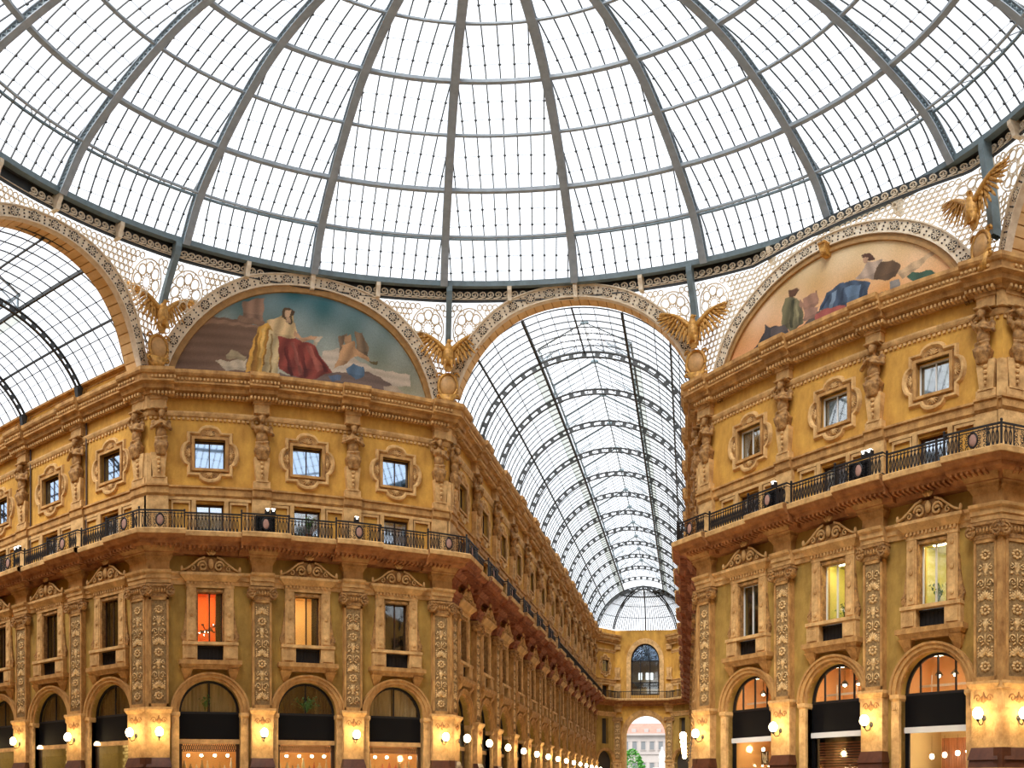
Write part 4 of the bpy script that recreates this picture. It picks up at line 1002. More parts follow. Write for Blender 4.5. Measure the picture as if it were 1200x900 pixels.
for j in range(1, 8):
    r, z = RINGS[j]
    if j == 1:
        ringtube(r-.42, z-.05, .045, .06, M_steel, 'ring_beam'); ringtube(r-.02, z+.08, .045, .06, M_steelb, 'ring_beam')
        mb = MB()
        for i in range(96):
            a, b = 2*pi*i/96, 2*pi*(i+.5)/96
            mb.tube([((r-.42)*sin(a), (r-.42)*cos(a), z-.05+DZ), ((r-.02)*sin(b), (r-.02)*cos(b), z+.08+DZ)], .03, 3)
        ob('ring_bracing', mb.mesh('ring_bracing', M_steel), dome)
    else: ringtube(r-.22, z-.1, .07 if j % 2 else .11, .07 if j % 2 else .11, M_steel, 'ring_beam')
# glazing bars run parallel within each sector and stop against the ribs
SP = .62; TB = tan(pi/16)
def fmax(lat):                               # ring coordinate where the bar meets the rib
    lo, hi = 0, 7
    for _ in range(30):
        m = (lo+hi)/2
        if prof(m)[0]*TB > abs(lat): lo = m
        else: hi = m
    return lo
def gp(f, lat, dr=.08):
    p = pt(f, dr, 0); r = p.y; return Vector((lat, r-.0, p.z))
for i in range(-5, 6):
    fm = fmax(i*SP); n = max(6, int(fm*6)); mb = MB(); vs = []
    for k in range(n+1):
        f = fm*k/n
        vs += [gp(f, i*SP-.024, .0), gp(f, i*SP+.024, .0), gp(f, i*SP+.024, .07), gp(f, i*SP-.024, .07)]
    mb.add(vs, [(k*4+q, k*4+(q+1) % 4, k*4+4+(q+1) % 4, k*4+4+q) for k in range(n) for q in range(4)])
    me = mb.mesh('glazing_bar', M_dark)
    for k in range(16): ob('glazing_bar', me, dome, RZ(-(k+.5)*pi/8))
clips = MB(); single = []; sheet = MB()
for j in range(7):
    for m in range(3):
        f0, f1 = j+m/3, j+(m+1)/3
        for i in range(-6, 6):
            x0, x1 = i*SP, (i+1)*SP
            h0, h1 = prof(f0)[0]*TB-.02, prof(f1)[0]*TB-.02
            q = [(max(-h0, min(h0, x0)), f0), (max(-h0, min(h0, x1)), f0), (max(-h1, min(h1, x1)), f1), (max(-h1, min(h1, x0)), f1)]
            if q[1][0]-q[0][0] < .02 and q[2][0]-q[3][0] < .02: continue
            P = [gp(f, x, .07) for x, f in q]+[gp(f, x, .085) for x, f in q]
            fs = [(0, 3, 2, 1), (4, 5, 6, 7), (0, 1, 5, 4), (1, 2, 6, 5), (2, 3, 7, 6), (3, 0, 4, 7)]
            single.append((P, fs)); sheet.add(P, fs)
        for i in range(-5, 6):
            if abs(i*SP) < prof(f1)[0]*TB and m < 2:
                c = gp(f1, i*SP, -.01); clips.ell(c, (.075, .075, .075), 5, 3)
        h = prof(f1)[0]*TB
        if m < 2: clips.tube([gp(f1, -h, .06), gp(f1, h, .06)], .012, 3)
CL = clips.mesh('glazing_clips', M_dark); SH = sheet.mesh('glass_sheets', M_pane)
PM = []
for P, fs in single[:150]: PM.append(MB().add(P, fs).mesh('glass_pane', M_pane))
REST = MB()
for P, fs in single[150:]: REST.add(P, fs)
REST = REST.mesh('glass_sheets', M_pane)
for k in range(16):
    M = RZ(-(k+.5)*pi/8)
    ob('glazing_clips', CL, dome, M, kind='stuff')
    if k in (15, 0):
        for me in PM: ob('glass_pane', me, dome, M)
        ob('glass_sheets', REST, dome, M, kind='stuff')
    else: ob('glass_sheets', SH, dome, M, kind='stuff')
ringtube(1.5, 36.5, .2, .2, M_steel, 'crown_ring', 24)
# posts carrying on below the ring at the corners
for c, z in ((A0, 23.4), (A1, 23.0), (A2, 23.0), (A3, 21.9)):
    th = atan2(c[0], c[1]); R0 = hypot(*c)-.25; mb = MB()
    N = 8; vs = []
    for i in range(N+1):
        f = i/N; zz = z+(26.6-z)*f; k = min(1, max(0, (zz-21.2)/4.8))**1.4; r = (R0+.25)-max(0, R0+.25-18.15)*k-.12
        vs += [(-.15, r-.42, zz+DZ), (.15, r-.42, zz+DZ), (.15, r, zz+DZ), (-.15, r, zz+DZ)]
    mb.add(vs, [(k*4+q, k*4+(q+1) % 4, k*4+4+(q+1) % 4, k*4+4+q) for k in range(N) for q in range(4)])
    ob('corner_post', mb.mesh('corner_post', M_steelb), dome, RZ(-th))

# ------------------------------------------------------------------ barrel vaults of the arms
M_dusty = glassmat('dusty_roof_glass', (.80, .81, .78), .93)
def vault(name, M, a, b, z0, zb, first, bay, nb, label, lantern=2.75, single_bays=2, end=True, start=1.1):
    root = empty(name, M @ T(0, 0, zb), label=label, cat='vault', kind='structure')
    ue = math.asin((zb-z0)/b); ul = math.acos(lantern/a)       # edge and lantern angles
    def E(u, y, d=0): return Vector((-(a+d)*cos(u), y, z0+(b+d)*sin(u)-zb))
    # arch truss: two chords and square battens
    def truss():
        mb = MB(); n = 44; u0, u1 = ue-.03, pi-ue+.03
        for d0, d1 in ((-.1, -.03), (-.42, -.36)):
            vs = []
            for i in range(n+1):
                u = u0+(u1-u0)*i/n
                vs += [E(u, -.07, d0), E(u, .07, d0), E(u, .07, d1), E(u, -.07, d1)]
            mb.add(vs, [(i*4+q, i*4+(q+1) % 4, i*4+4+(q+1) % 4, i*4+4+q) for i in range(n) for q in range(4)])
        for i in range(0, n+1, 2):
            u = u0+(u1-u0)*i/n; p, q = E(u, 0, -.4), E(u, 0, -.06)
            du = .022; vs = [E(u-du, -.04, -.4), E(u+du, -.04, -.4), E(u+du, .04, -.4), E(u-du, .04, -.4), E(u-du, -.04, -.06), E(u+du, -.04, -.06), E(u+du, .04, -.06), E(u-du, .04, -.06)]
            mb.add(vs, [(0, 3, 2, 1), (4, 5, 6, 7), (0, 1, 5, 4), (1, 2, 6, 5), (2, 3, 7, 6), (3, 0, 4, 7)])
        for s in (0, 1):
            p = E(u0 if s == 0 else u1, 0, -.25); mb.frust(p.x-.09, p.x+.09, -.09, .09, p.z-1.0, p.x-.22, p.x+.22, -.14, .14, p.z+.05)
        return mb.mesh('arch_truss', M_dark)
    TR = truss()
    # gabled lantern frame
    le, lr = z0+b*sin(ul)-zb, z0+b+1.9-zb
    lm = MB()
    for s in (-1, 1):
        lm.tube([(s*lantern, 0, le), (s*lantern, 0, le+.9)], .06, 4); lm.tube([(s*(lantern+.15), 0, le+.85), (0, 0, lr)], .05, 4)
        lm.tube([(s*lantern*.98, 0, le+.1), (s*lantern*.8, 0, le+.5), (s*lantern*.5, 0, le+.95)], .035, 4)
        lm.tube(spiral(s*lantern*.78, le+.22, .2, 1.2, 0, s, 9, 0), .025, 4)
    lm.ell((0, 0, lr), (.28, .1, .16), 8, 4)
    LM = lm.mesh('lantern_frame', M_steelb)
    # glazing bars across one bay + laps
    NBAR = 7; NS = 9
    u_l = [ue+(ul-ue)*i/NS for i in range(NS+1)]
    def barmesh(span, nbar, full):
        mb = MB()
        for k in range(nbar+1):
            y = span*k/nbar
            segs = [(ue, ul), (pi-ul, pi-ue)] if not full else [(ue, pi-ue)]
            for ua, ub in segs:
                n = 12 if not full else 26; vs = []
                for i in range(n+1):
                    u = ua+(ub-ua)*i/n; vs += [E(u, y-.022, -.03), E(u, y+.022, -.03), E(u, y, .04)]
                mb.add(vs, [(i*3+q, i*3+(q+1) % 3, i*3+3+(q+1) % 3, i*3+3+q) for i in range(n) for q in range(3)])
        for i in range(1, NS):
            for u in (u_l[i], pi-u_l[i]):
                r = .03 if i % 3 == 0 else .016
                mb.tube([E(u, 0, -.01), E(u, span, -.01)], r, 3)
        if full:
            for i in range(8):
                u = ul+(pi-2*ul)*i/7; mb.tube([E(u, 0, -.01), E(u, span, -.01)], .022, 3)
        else:
            for k in range(nbar+1):
                y = span*k/nbar
                for s in (-1, 1): mb.tube([(s*(lantern+.15), y, le+.9), (0, y, lr+.03)], .028, 3)
            for s in (-1, 1):
                for fr_ in (.33, .66): mb.tube([(s*lantern*(1-fr_), 0, le+.9+(lr-le-.9)*fr_), (s*lantern*(1-fr_), span, le+.9+(lr-le-.9)*fr_)], .022, 3)
        return mb.mesh('glazing_bars', M_dark)
    def panes(span, nbar, full):
        out = []; us = u_l+[u for u in ([ul+(pi-2*ul)*i/7 for i in range(1, 8)] if full else [])]
        prs = [(u_l[i], u_l[i+1]) for i in range(NS)]+[(pi-u_l[i+1], pi-u_l[i]) for i in range(NS)]
        if full: prs += [(ul+(pi-2*ul)*i/7, ul+(pi-2*ul)*(i+1)/7) for i in range(7)]
        for k in range(nbar):
            y0, y1 = span*k/nbar+.01, span*(k+1)/nbar-.01
            for ua, ub in prs:
                P = [E(ua, y0, .02), E(ub, y0, .02), E(ub, y1, .02), E(ua, y1, .02), E(ua, y0, .03), E(ub, y0, .03), E(ub, y1, .03), E(ua, y1, .03)]
                dusty = (not full) and (abs(ub-ul) < 1e-6 or abs(ua-(pi-ul)) < 1e-6)
                out.append((P, [(0, 1, 2, 3), (4, 7, 6, 5), (0, 4, 5, 1), (1, 5, 6, 2), (2, 6, 7, 3), (3, 7, 4, 0)], dusty))
            if not full:
                for s in (-1, 1):
                    P = [Vector((s*(lantern+.15), y0, le+.92)), Vector((s*(lantern+.15), y1, le+.92)), Vector((0, y1, lr+.05)), Vector((0, y0, lr+.05))]
                    out.append((P+[p+Vector((0, 0, .012)) for p in P], [(0, 1, 2, 3), (4, 7, 6, 5), (0, 4, 5, 1), (1, 5, 6, 2), (2, 6, 7, 3), (3, 7, 4, 0)]))
                    P = [Vector((s*lantern, y0, le+.02)), Vector((s*lantern, y1, le+.02)), Vector((s*lantern, y1, le+.88)), Vector((s*lantern, y0, le+.88))]
                    out.append((P+[p+Vector((s*.012, 0, 0)) for p in P], [(0, 1, 2, 3), (4, 7, 6, 5), (0, 4, 5, 1), (1, 5, 6, 2), (2, 6, 7, 3), (3, 7, 4, 0)]))
        return out
    def joined(ps): 
        mb = MB()
        for P, fs, *du in ps: mb.cur = 1 if (du and du[0]) else 0; mb.add(P, fs)
        return mb.mesh('glass_sheets', [M_pane, M_dusty])
    fb = first-start; nf = max(3, round(fb/.7))
    BM, BF = barmesh(bay, NBAR, False), barmesh(fb, nf, True)
    pf, pb = panes(fb, nf, True), panes(bay, NBAR, False); PB = joined(pb)
    ob('glazing_bars', BF, root, T(0, start, 0), kind='stuff')
    budget = 290
    for P, fs, *du in pf: ob('glass_pane', MB().add(P, fs).mesh('glass_pane', M_pane), root, T(0, start, 0)); budget -= 1
    done = 0
    for k in range(nb):
        y = first+bay*k
        ob('arch_truss', TR, root, T(0, y, 0))
        if k < nb-1 or not end:
            ob('glazing_bars', BM, root, T(0, y, 0), kind='stuff')
            if done < single_bays and budget >= len(pb):
                for P, fs, *du in pb: ob('glass_pane', MB().add(P, fs).mesh('glass_pane', M_dusty if (du and du[0]) else M_pane), root, T(0, y, 0))
                budget -= len(pb); done += 1
            else: ob('glass_sheets', PB, root, T(0, y, 0), kind='stuff')
            ob('lantern_frame', LM, root, T(0, y+.05, 0))
    Y1 = first+bay*(nb-1)
    for u in (ue+(ul-ue)*.45, pi-ue-(ul-ue)*.45): ob('purlin', MB().tube([E(u, start, -.08), E(u, Y1, -.08)], .07, 4).mesh('purlin', M_dark), root)
    for s in (-1, 1):
        ob('lantern_curb', MB().box(s*lantern-.07, s*lantern+.07, start, Y1, le-.14, le+.06).mesh('curb', M_dark), root)
        ob('lantern_eave', MB().box(s*(lantern+.1)-.06, s*(lantern+.1)+.06, first, Y1, le+.84, le+.96).mesh('eave', M_steelb), root)
    ob('ridge', MB().tube([(0, start, z0+b-zb-.03), (0, first, z0+b-zb-.03)], .06, 4).mesh('ridge', M_dark), root)
    ob('lantern_ridge', MB().tube([(0, first, lr), (0, Y1, lr)], .05, 4).mesh('ridge', M_steelb), root)
    # gable glass closing the lantern ends
    for y in (first, Y1):
        P = [Vector((-lantern, y, le)), Vector((lantern, y, le)), Vector((lantern, y, le+.9)), Vector((0, y, lr)), Vector((-lantern, y, le+.9))]
        ob('lantern_gable', MB().add(P, [(0, 1, 2, 3, 4)]).mesh('gable', M_pane), root)
    # zinc gutter between glass edge and wall head
    for s in (-1, 1):
        x = s*a*cos(ue); ob('gutter', MB().box(min(x, x+s*1.1), max(x, x+s*1.1), start, Y1+8, -.12, 0).mesh('gutter', M_st), root)
    return root, E, Y1, ue
mid = (Vector((*A1, 0))+Vector((*A2, 0)))/2
vang = atan2(-.5, 67)
VM = T(mid.x, mid.y, 0) @ RZ(-vang)
R1, E1, Y1, ue1 = vault('central_glass_vault', VM, 6.95, 6.2, 19.6, 21.3, 5.3, 5.0, 13, 'long iron and glass barrel vault over the central passage', start=.3)
ml = (Vector((*A7, 0))+Vector((*A0, 0)))/2
vault('left_glass_vault', T(ml.x, ml.y, 0) @ RZ(pi/2), 8.1, 5.9, 18.9, 21.7, 5.15, 4.85, 9, 'iron and glass barrel vault over the left passage', single_bays=1, end=False, start=-.1)
mr = (Vector((*A3, 0))+Vector((*A4, 0)))/2
vault('right_glass_vault', T(mr.x, mr.y, 0) @ RZ(-pi/2), 8.1, 6.2, 18.9, 21.5, 5.15, 4.85, 7, 'corner of the glass vault over the right passage', single_bays=0, end=False, start=-.1)
# parapets between cornice and vault
for w, zt in ((W_LA, 21.7), (W_FA, 21.3), (W_FR, 21.3), (W_RA, 21.5)):
    ob('parapet', MB().box(0, w.len, -.02, .5, 20.6, zt-.02).mesh('parapet', M_up), w.root)
    ob('parapet_cap', MB().box(0, w.len, -.12, .6, zt-.14, zt).mesh('parapet_cap', M_st), w.root)
    for b in w.bays:
        if depth_of(w, b) > 30: continue
        mb = MB()
        for (p, q, r, t) in ((-1.9, 1.9, 20.82, 20.88), (-1.9, 1.9, zt-.3, zt-.24), (-1.9, -1.84, 20.88, zt-.3), (1.84, 1.9, 20.88, zt-.3)): mb.box(p, q, -.06, 0, r, t)
        ob('parapet_panel', mb.mesh('parapet_panel', M_st), w.root, T(b, 0, 0))

# ------------------------------------------------------------------ far end of the passage
w = W_FE
cx = 4.43; aw, bz, az = 2.95, 2.6, 8.2
arch = [(cx-aw, 0)]+arcp(aw, bz, cx, az, 24)+[(cx+aw, 0)]
uw = [(cx-2.1, 13.2)]+arcp(2.1, 2.2, cx, 17.4, 20)+[(cx+2.1, 13.2)]
mb = MB(); V, tr = tess([[(0, 0)]+arch+[(w.len, 0), (w.len, 21.3), (0, 21.3)], uw]); mb.add([(v.x, 0, v.y) for v in V], [tuple(t) for t in tr])
n = len(arch); mb.add([(x, 0, z) for x, z in arch]+[(x, 2.6, z) for x, z in arch], [(i, i+1, n+i+1, n+i) for i in range(n-1)])
n = len(uw); mb.add([(x, 0, z) for x, z in uw]+[(x, .5, z) for x, z in uw], [(i, (i+1) % n, n+(i+1) % n, n+i) for i in range(n)])
ob('wall_panel', mb.mesh('wall_panel', M_up), w.root)
ob('archivolt', MB().band(arch, [(cx-aw-.55, 0)]+arcp(aw+.55, bz+.55, cx, az, 24)+[(cx+aw+.55, 0)], -.2, 0).mesh('archivolt', M_st), w.root)
ob('window_archivolt', MB().band([(cx-2.1, 12.7)]+arcp(2.1, 2.2, cx, 17.4, 20)+[(cx+2.1, 12.7)], [(cx-2.75, 12.7)]+arcp(2.75, 2.85, cx, 17.4, 20)+[(cx+2.75, 12.7)], -.25, 0).mesh('window_archivolt', M_st2), w.root)
ob('balcony_slab', sweep(w, slab).mesh('slab', M_sof), w.root); ob('balcony_edge', sweep(w, [(1.05, 12.4), (1.36, 12.44), (1.38, 12.62), (1.28, 12.69), (1.05, 12.69)]).mesh('edge', M_st2), w.root)
mbr = MB(); x = -.5
while x < w.len+.5: mbr.box(x-.025, x+.025, -1.2, -1.15, 0, .8); x += .2
mbr.box(-.5, w.len+.5, -1.22, -1.14, .8, .88)
tag(ob('balcony_railing', mbr.mesh('end_railing', M_iron), None, w.M @ T(0, 0, 12.68)), 'iron railing below the arched window at the far end', 'railing')
for ww, nm in ((W_WL, 'left'), (W_WR, 'right')):
    set_ok = ww
    mbr = MB(); x = 0
    while x < ww.len: mbr.box(x-.025, x+.025, -1.2, -1.15, 0, .8); x += .2
    mbr.box(0, ww.len, -1.22, -1.14, .8, .88)
    tag(ob('balcony_railing', mbr.mesh('end_railing', M_iron), None, ww.M @ T(0, 0, 12.68)), 'short iron railing on the angled wall, %s of the far arched window' % nm, 'railing')
# big arched window: frame, panes, room behind with openings to the sky
r = empty(wname(), w.M @ T(cx, 0, 13.2), label='tall arched window above the street archway at the far end', cat='window', kind='structure')
mb = MB()
for x in (-2.0, -.7, .7, 2.0): mb.box(x-.06, x+.06, .2, .3, 0, 4.3)
for z in (.0, 1.5, 4.2): mb.box(-2.1, 2.1, .2, .3, z, z+.14)
mb.band(arcp(1.95, 2.05, 0, 4.2, 16), arcp(2.1, 2.2, 0, 4.2, 16), .2, .3)
for q in (-.5, .5): mb.box(q-.03, q+.03, .2, .3, 4.3, 6.2)
ob('window_frame', mb.mesh('window_frame', M_iron), r)
for i in range(3): ob('pane', MB().box(-1.95+1.3*i, -.75+1.3*i, .24, .25, .1, 4.2).mesh('pane', M_winr), r)
ob('fanlight_pane', MB().prism(arcp(1.95, 2.05, 0, 4.3, 16), .24, .25).mesh('fanlight', M_winb), r)
mb = MB(); hs = []
for q in (-.9, .1, .75): hs.append([(q-.28 if q != .1 else q-.2, 2.2), (q+.28, 2.2), (q+.28, 3.1), (q-.28 if q != .1 else q-.2, 3.1)])
V, tr = tess([[(-2.2, -.4), (2.2, -.4), (2.2, 6.5), (-2.2, 6.5)]]+hs); mb.add([(v.x, 2.6, v.y) for v in V], [tuple(t) for t in tr])
mb.add([(-2.2, .5, -.4), (2.2, .5, -.4), (2.2, .5, 6.5), (-2.2, .5, 6.5), (-2.2, 2.6, -.4), (2.2, 2.6, -.4), (2.2, 2.6, 6.5), (-2.2, 2.6, 6.5)], [(0, 1, 5, 4), (3, 7, 6, 2), (0, 4, 7, 3), (1, 2, 6, 5)])
ob('room_shell', mb.mesh('room', M_plast), r)
ob('inner_gallery', MB().box(-2.1, 2.1, .8, 1.2, .9, 1.6).mesh('inner_gallery', M_darkroom), r)
set_square(W_WL, W_WL.bays[0], 'glass', 'small lobed window on the left angled wall at the far end', sx=.8)
set_square(W_WR, W_WR.bays[0], 'glass', 'small lobed window on the right angled wall at the far end', sx=.8)if False else None
# glazed half dome closing the central vault
ap = empty('glazed_apse', VM @ T(0, Y1, 21.3), label='glazed half dome with radiating ribs closing the central vault', cat='dome', kind='structure')
def A(phi, v, d=0): return Vector(((6.95+d)*cos(v)*sin(phi), (5.6+d)*cos(v)*cos(phi), 19.6-21.3+(6.2+d)*sin(v)))
ve = math.asin(1.7/6.2)
for q in range(-4, 5):
    phi = q*pi/8
    if abs(q) == 4: continue
    mb = MB()
    if q % 2 == 0 and q != 0 or q == 0:
        mb.tube([A(phi, ve+(pi/2-ve)*i/16, -.06) for i in range(17)], .1 if q else .13, 4)
        if q: mb.tube([A(phi, ve+(pi/2-ve)*i/16, -.4) for i in range(17)], .08, 4); [mb.tube([A(phi, ve+(pi/2-ve)*i/24, -.06), A(phi, ve+(pi/2-ve)*i/24, -.4)], .04, 4) for i in range(24)]
        ob('rib', mb.mesh('rib', M_dark), ap)
mb = MB()
for k in range(-27, 28):
    phi = k*pi/56; vm = pi/2 if k % 4 == 0 else ve+(pi/2-ve)*.75
    mb.tube([A(phi, ve+(vm-ve)*i/8, 0) for i in range(9)], .05, 3)
for f in (.2, .4, .6, .8): mb.tube([A(-pi/2+pi*i/30, ve+(pi/2-ve)*f, 0) for i in range(31)], .1 if f == .6 else .045, 3)
ob('glazing_bars', mb.mesh('glazing_bars', M_dark), ap, kind='stuff')
mb = MB()
for i in range(14):
    for j in range(6):
        p0, p1 = -pi/2+pi*i/14, -pi/2+pi*(i+1)/14; v0, v1 = ve+(pi/2-ve)*j/6, ve+(pi/2-ve)*(j+1)/6
        P = [A(p0, v0, .02), A(p1, v0, .02), A(p1, v1, .02), A(p0, v1, .02)]
        ob('glass_pane', MB().add(P+[p*1.002 for p in P], [(0, 1, 2, 3), (4, 7, 6, 5), (0, 4, 5, 1), (1, 5, 6, 2), (2, 6, 7, 3), (3, 7, 4, 0)]).mesh('glass_pane', M_pane), ap)
ob('apse_sill', MB().box(-7.4, 7.4, 0, 6.3, -.14, -.02).mesh('apse_sill', M_st), ap) if False else None
for ww in (W_WL, W_WR): ob('parapet', MB().box(0, ww.len, -.02, .5, 20.6, 21.3).mesh('parapet', M_up), ww.root)

# ------------------------------------------------------------------ globe lamps on the pedestals
BRA = MB().lathe([(.1, 0), (.09, .03), (.03, .05)], 8, T(0, 0, -.12) @ RX(pi/2)).tube([(0, 0, -.12), (0, -.12, -.32), (0, -.34, -.36), (0, -.5, -.24)], .02, 5).tube(spiral(0, -.1, .1, 1.2, 0, 1, 8, 0), .014, 4, M=RZ(pi/2) @ T(.0, 0, 0)).mesh('bracket', M_iron)
GLB = MB().ell((0, -.5, 0), (.2, .2, .2), 10, 7).mesh('globe', M_globe, True)
FIN = MB().lathe([(.03, -.26), (.08, -.22), (.09, -.18), (.05, -.16)], 8, T(0, -.5, 0)).mesh('gallery', M_iron)
def lamp(w, x, label, group=None, out=.43, z=4.02):
    r = empty('globe_wall_lamp', w.M @ T(x, -out, z), label=label, cat='lamp', group=group)
    ob('bracket', BRA, r); ob('globe', GLB, r, label='glowing white glass globe'); ob('gallery', FIN, r)
for i, p in enumerate(W_L.pils): lamp(W_L, p, 'lit globe lamp on the pedestal, left facade, '+['at the left corner pilaster', 'at the second pilaster', 'at the third pilaster', 'at the pilaster beside the passage'][i])
for i, p in enumerate(W_R.pils): lamp(W_R, p, 'lit globe lamp on the pedestal, right facade, '+['beside the central passage', 'at the second pilaster', 'at the third pilaster', 'at the right corner pilaster'][i])
for n, p in enumerate(W_LA.pils[::-1][:4]): lamp(W_LA, p, 'lit globe lamp on the left passage wall, '+ords[n])
for n, p in enumerate(W_FA.pils): lamp(W_FA, p, ('lit globe lamp on the central passage left wall, '+ords[n]) if n < 7 else 'small far globe lamp down the central passage', 'far globe lamps of the passage' if n >= 7 else None, out=.55)
for n, p in enumerate(W_FR.pils[::-1][:6]): lamp(W_FR, p, 'lit globe lamp on the passage side of the right facade, '+ords[n], out=.55)
lamp(W_RA, W_RA.pils[0], 'lit globe lamp just round the far right corner')

# ------------------------------------------------------------------ shopfronts inside the arches
FAN_L = MB(); 
LATT = MB()
for i in range(28):
    x = -1.45+i*2.9/27
    LATT.tube([(x-.05, 0, .02), (x+.05, 0, .3)], .024, 3).tube([(x+.05, 0, .02), (x-.05, 0, .3)], .024, 3)
for z in (.0, .16, .32): LATT.box(-1.5, 1.5, -.02, .02, z-.012, z+.012)
LATT = LATT.mesh('lattice_grille', M_iron)
SHELLM = {}
def shop(w, b, style, label, cat='shopfront', sx=1.0, group=None):
    r = empty('shopfront', w.M @ T(b, .35, 0) @ Matrix.Diagonal((sx, 1, 1, 1)), label=label, cat=cat, group=group)
    key = 'shop'+style
    if key not in SHELLM:
        d = {}
        d['fascia'] = (MB().box(-1.6, 1.6, -.05, .1, 3.78, 4.9).mesh('fascia', M_blackp), 'black fascia board')
        d['transom'] = (MB().box(-1.6, 1.6, -.12, .1, 3.58, 3.78).mesh('transom', M_st2 if style in ('L',) else M_white if style == 'R' else M_st), None)
        d['door_post'] = (MB().box(-1.6, -1.42, -.05, .08, 0, 3.58).mesh('door_post', M_wood if style == 'L' else M_blackp), None); d['door_post '] = (MB().box(1.42, 1.6, -.05, .08, 0, 3.58).mesh('door_post', M_wood if style == 'L' else M_blackp), None)
        d['shop_pane'] = (MB().box(-1.42, 1.42, 0, .012, .4, 3.56 if style != 'L' else 3.24).mesh('pane', M_winr), None)
        fr = MB().band(arcp(1.48, 1.32, 0, 4.92, 20), arcp(1.6, 1.42, 0, 4.92, 20), -.03, .08)
        if style == 'R':
            for x in (-.85, 0, .85): fr.box(x-.03, x+.03, -.03, .05, 4.9, 4.92+1.36*sqrt(1-(x/1.55)**2))
        else: fr.box(-.03, .03, -.02, .05, 4.9, 6.3)
        fr.box(-1.6, 1.6, -.05, .08, 4.88, 4.98)
        d['fanlight_frame'] = (fr.mesh('fanlight_frame', M_iron), None)
        d['fanlight_pane'] = (MB().prism(arcp(1.48, 1.32, 0, 4.98, 18), .02, .03).mesh('fanlight', M_winr), None)
        SHELLM[key] = d
    for k, (me, lb) in SHELLM[key].items(): ob(k.strip(), me, r, label=lb)
    return r
def curtains(r, mt, gap=.08):
    for s in (-1, 1):
        mb = MB(); n = 26; m = 5; vs = []
        for j in range(m+1):
            for i in range(n+1):
                x = gap+(1.46-gap)*i/n; top = 4.95+1.3*sqrt(max(0, 1-(x/1.5)**2)); vs.append((s*x, .22+.045*sin(i*1.7), 4.95+(top-4.95)*j/m))
        mb.add(vs, [(j*(n+1)+i, j*(n+1)+i+1, (j+1)*(n+1)+i+1, (j+1)*(n+1)+i) for j in range(m) for i in range(n)])
        ob('curtain', mb.mesh('curtain', mt, True), r)
def backroom(r, x, z0, z1, d, mt, name='room_shell'): return ob(name, room(1.95, z0, z1+(.2 if z1 == 6.4 else 0), d+.2, .1).mesh('room', mt), r)
def plant(name, M, h, n, label, cat='plant', group=None, spread=.4, pot=True):
    r = empty(name, M, label=label, cat=cat, group=group); mb = MB(); rnd = random.Random(label)
    for i in range(n):
        a = rnd.uniform(0, 2*pi); t = rnd.uniform(.15, 1)*spread; hh = h*rnd.uniform(.5, 1)
        p = [(0, 0, 0), (cos(a)*t*.4, sin(a)*t*.4, hh*.6), (cos(a)*t, sin(a)*t, hh*.95)]
        mb.tube(p, .008, 3); mb.ell(p[2], (.1*h, .05*h, .02), 6, 3, RZ(a) @ RY(rnd.uniform(.2, 1.2))); mb.ell(p[1], (.09*h, .045*h, .02), 6, 3, RZ(a+1) @ RY(.7))
    ob('foliage', mb.mesh('foliage', M_leaf), r)
    if pot: ob('pot', MB().lathe([(.1, -.22), (.14, -.02), (.15, 0)], 10).mesh('pot', mat('terracotta_pot', (.22, .08, .035), .8)), r)
    return r
M_shop = mat('amber_shop_wall', (.75, .40, .13), .8); M_brick = mat('yellow_tile_wall', (.30, .21, .07), .5, .2, 3); M_goods = [mat('goods_%d' % i, c, .35) for i, c in enumerate([(.7, .55, .3), (.5, .12, .05), (.8, .75, .6), (.25, .16, .06), (.6, .3, .08)])]
rnd = random.Random(11)
for i, pos in enumerate(['left', 'middle', 'right']):
    b = W_L.bays[i]
    r = shop(W_L, b, 'L', 'shopfront with black fascia and lattice in the %s arch of the left facade' % pos)
    ob('lattice_grille', LATT, r, T(0, -.02, 3.26))
    if i != 1: curtains(r, M_curt)
    else: curtains(r, mat('dark_curtain', (.07, .045, .025), .9), .5)
    backroom(r, 1.55, 4.9, 6.4, 1.2, M_darkroom, 'upper_room'); backroom(r, 1.6, 0, 4.7, 2.6, M_shop)
    ob('display_shelf', MB().box(-1.4, 1.4, .3, 1.1, 2.38, 2.42).mesh('shelf', M_wood), r)
    ob('hidden_fill_strip', MB().box(-1.2, 1.2, .9, 1.1, 4.6, 4.65).mesh('strip', M_bulbw), r, label='hidden strip added to brighten the shop')  # added glowing strip, hidden behind the fascia to brighten the shop
    for q in (-1.0, -.3, .45, 1.1): ob('display_light', MB().ell((q+.1*sin(i*5+q*9), .5, 3.1), (.09, .09, .06), 8, 5).mesh('display_light', M_bulbw), r, label='bright display light')
    for q in range(9):
        x = -1.25+q*.31+rnd.uniform(-.05, .05); h = rnd.uniform(.25, .6); rr = rnd.uniform(.06, .12)
        gi = rnd.randrange(5)
        o = ob('display_vase', MB().lathe([(rr*.6, 0), (rr, h*.3), (rr*.8, h*.6), (rr*.35, h*.8), (rr*.5, h)], 10).mesh('display_vase', M_goods[gi], True), None, W_L.M @ T(b+x, .35+rnd.uniform(.35, .8), 2.42))
        tag(o, '%s %s vase, %s from the left in the %s shop, left facade' % ('tall' if h > .42 else 'short', ['tan', 'dark red', 'cream', 'olive', 'orange'][gi], ['first', 'second', 'third', 'fourth', 'fifth', 'sixth', 'seventh', 'eighth', 'ninth'][q], pos), 'vase', 'goods in the %s shop window' % pos)
    if i < 2: plant('arch_plant', W_L.M @ T(b+.05-.25*(1-i), .42, 5.0), .75, 44 if i else 16, 'leafy plant behind the glass of the %s arch, left facade' % pos, spread=.8 if i else .4, pot=False)
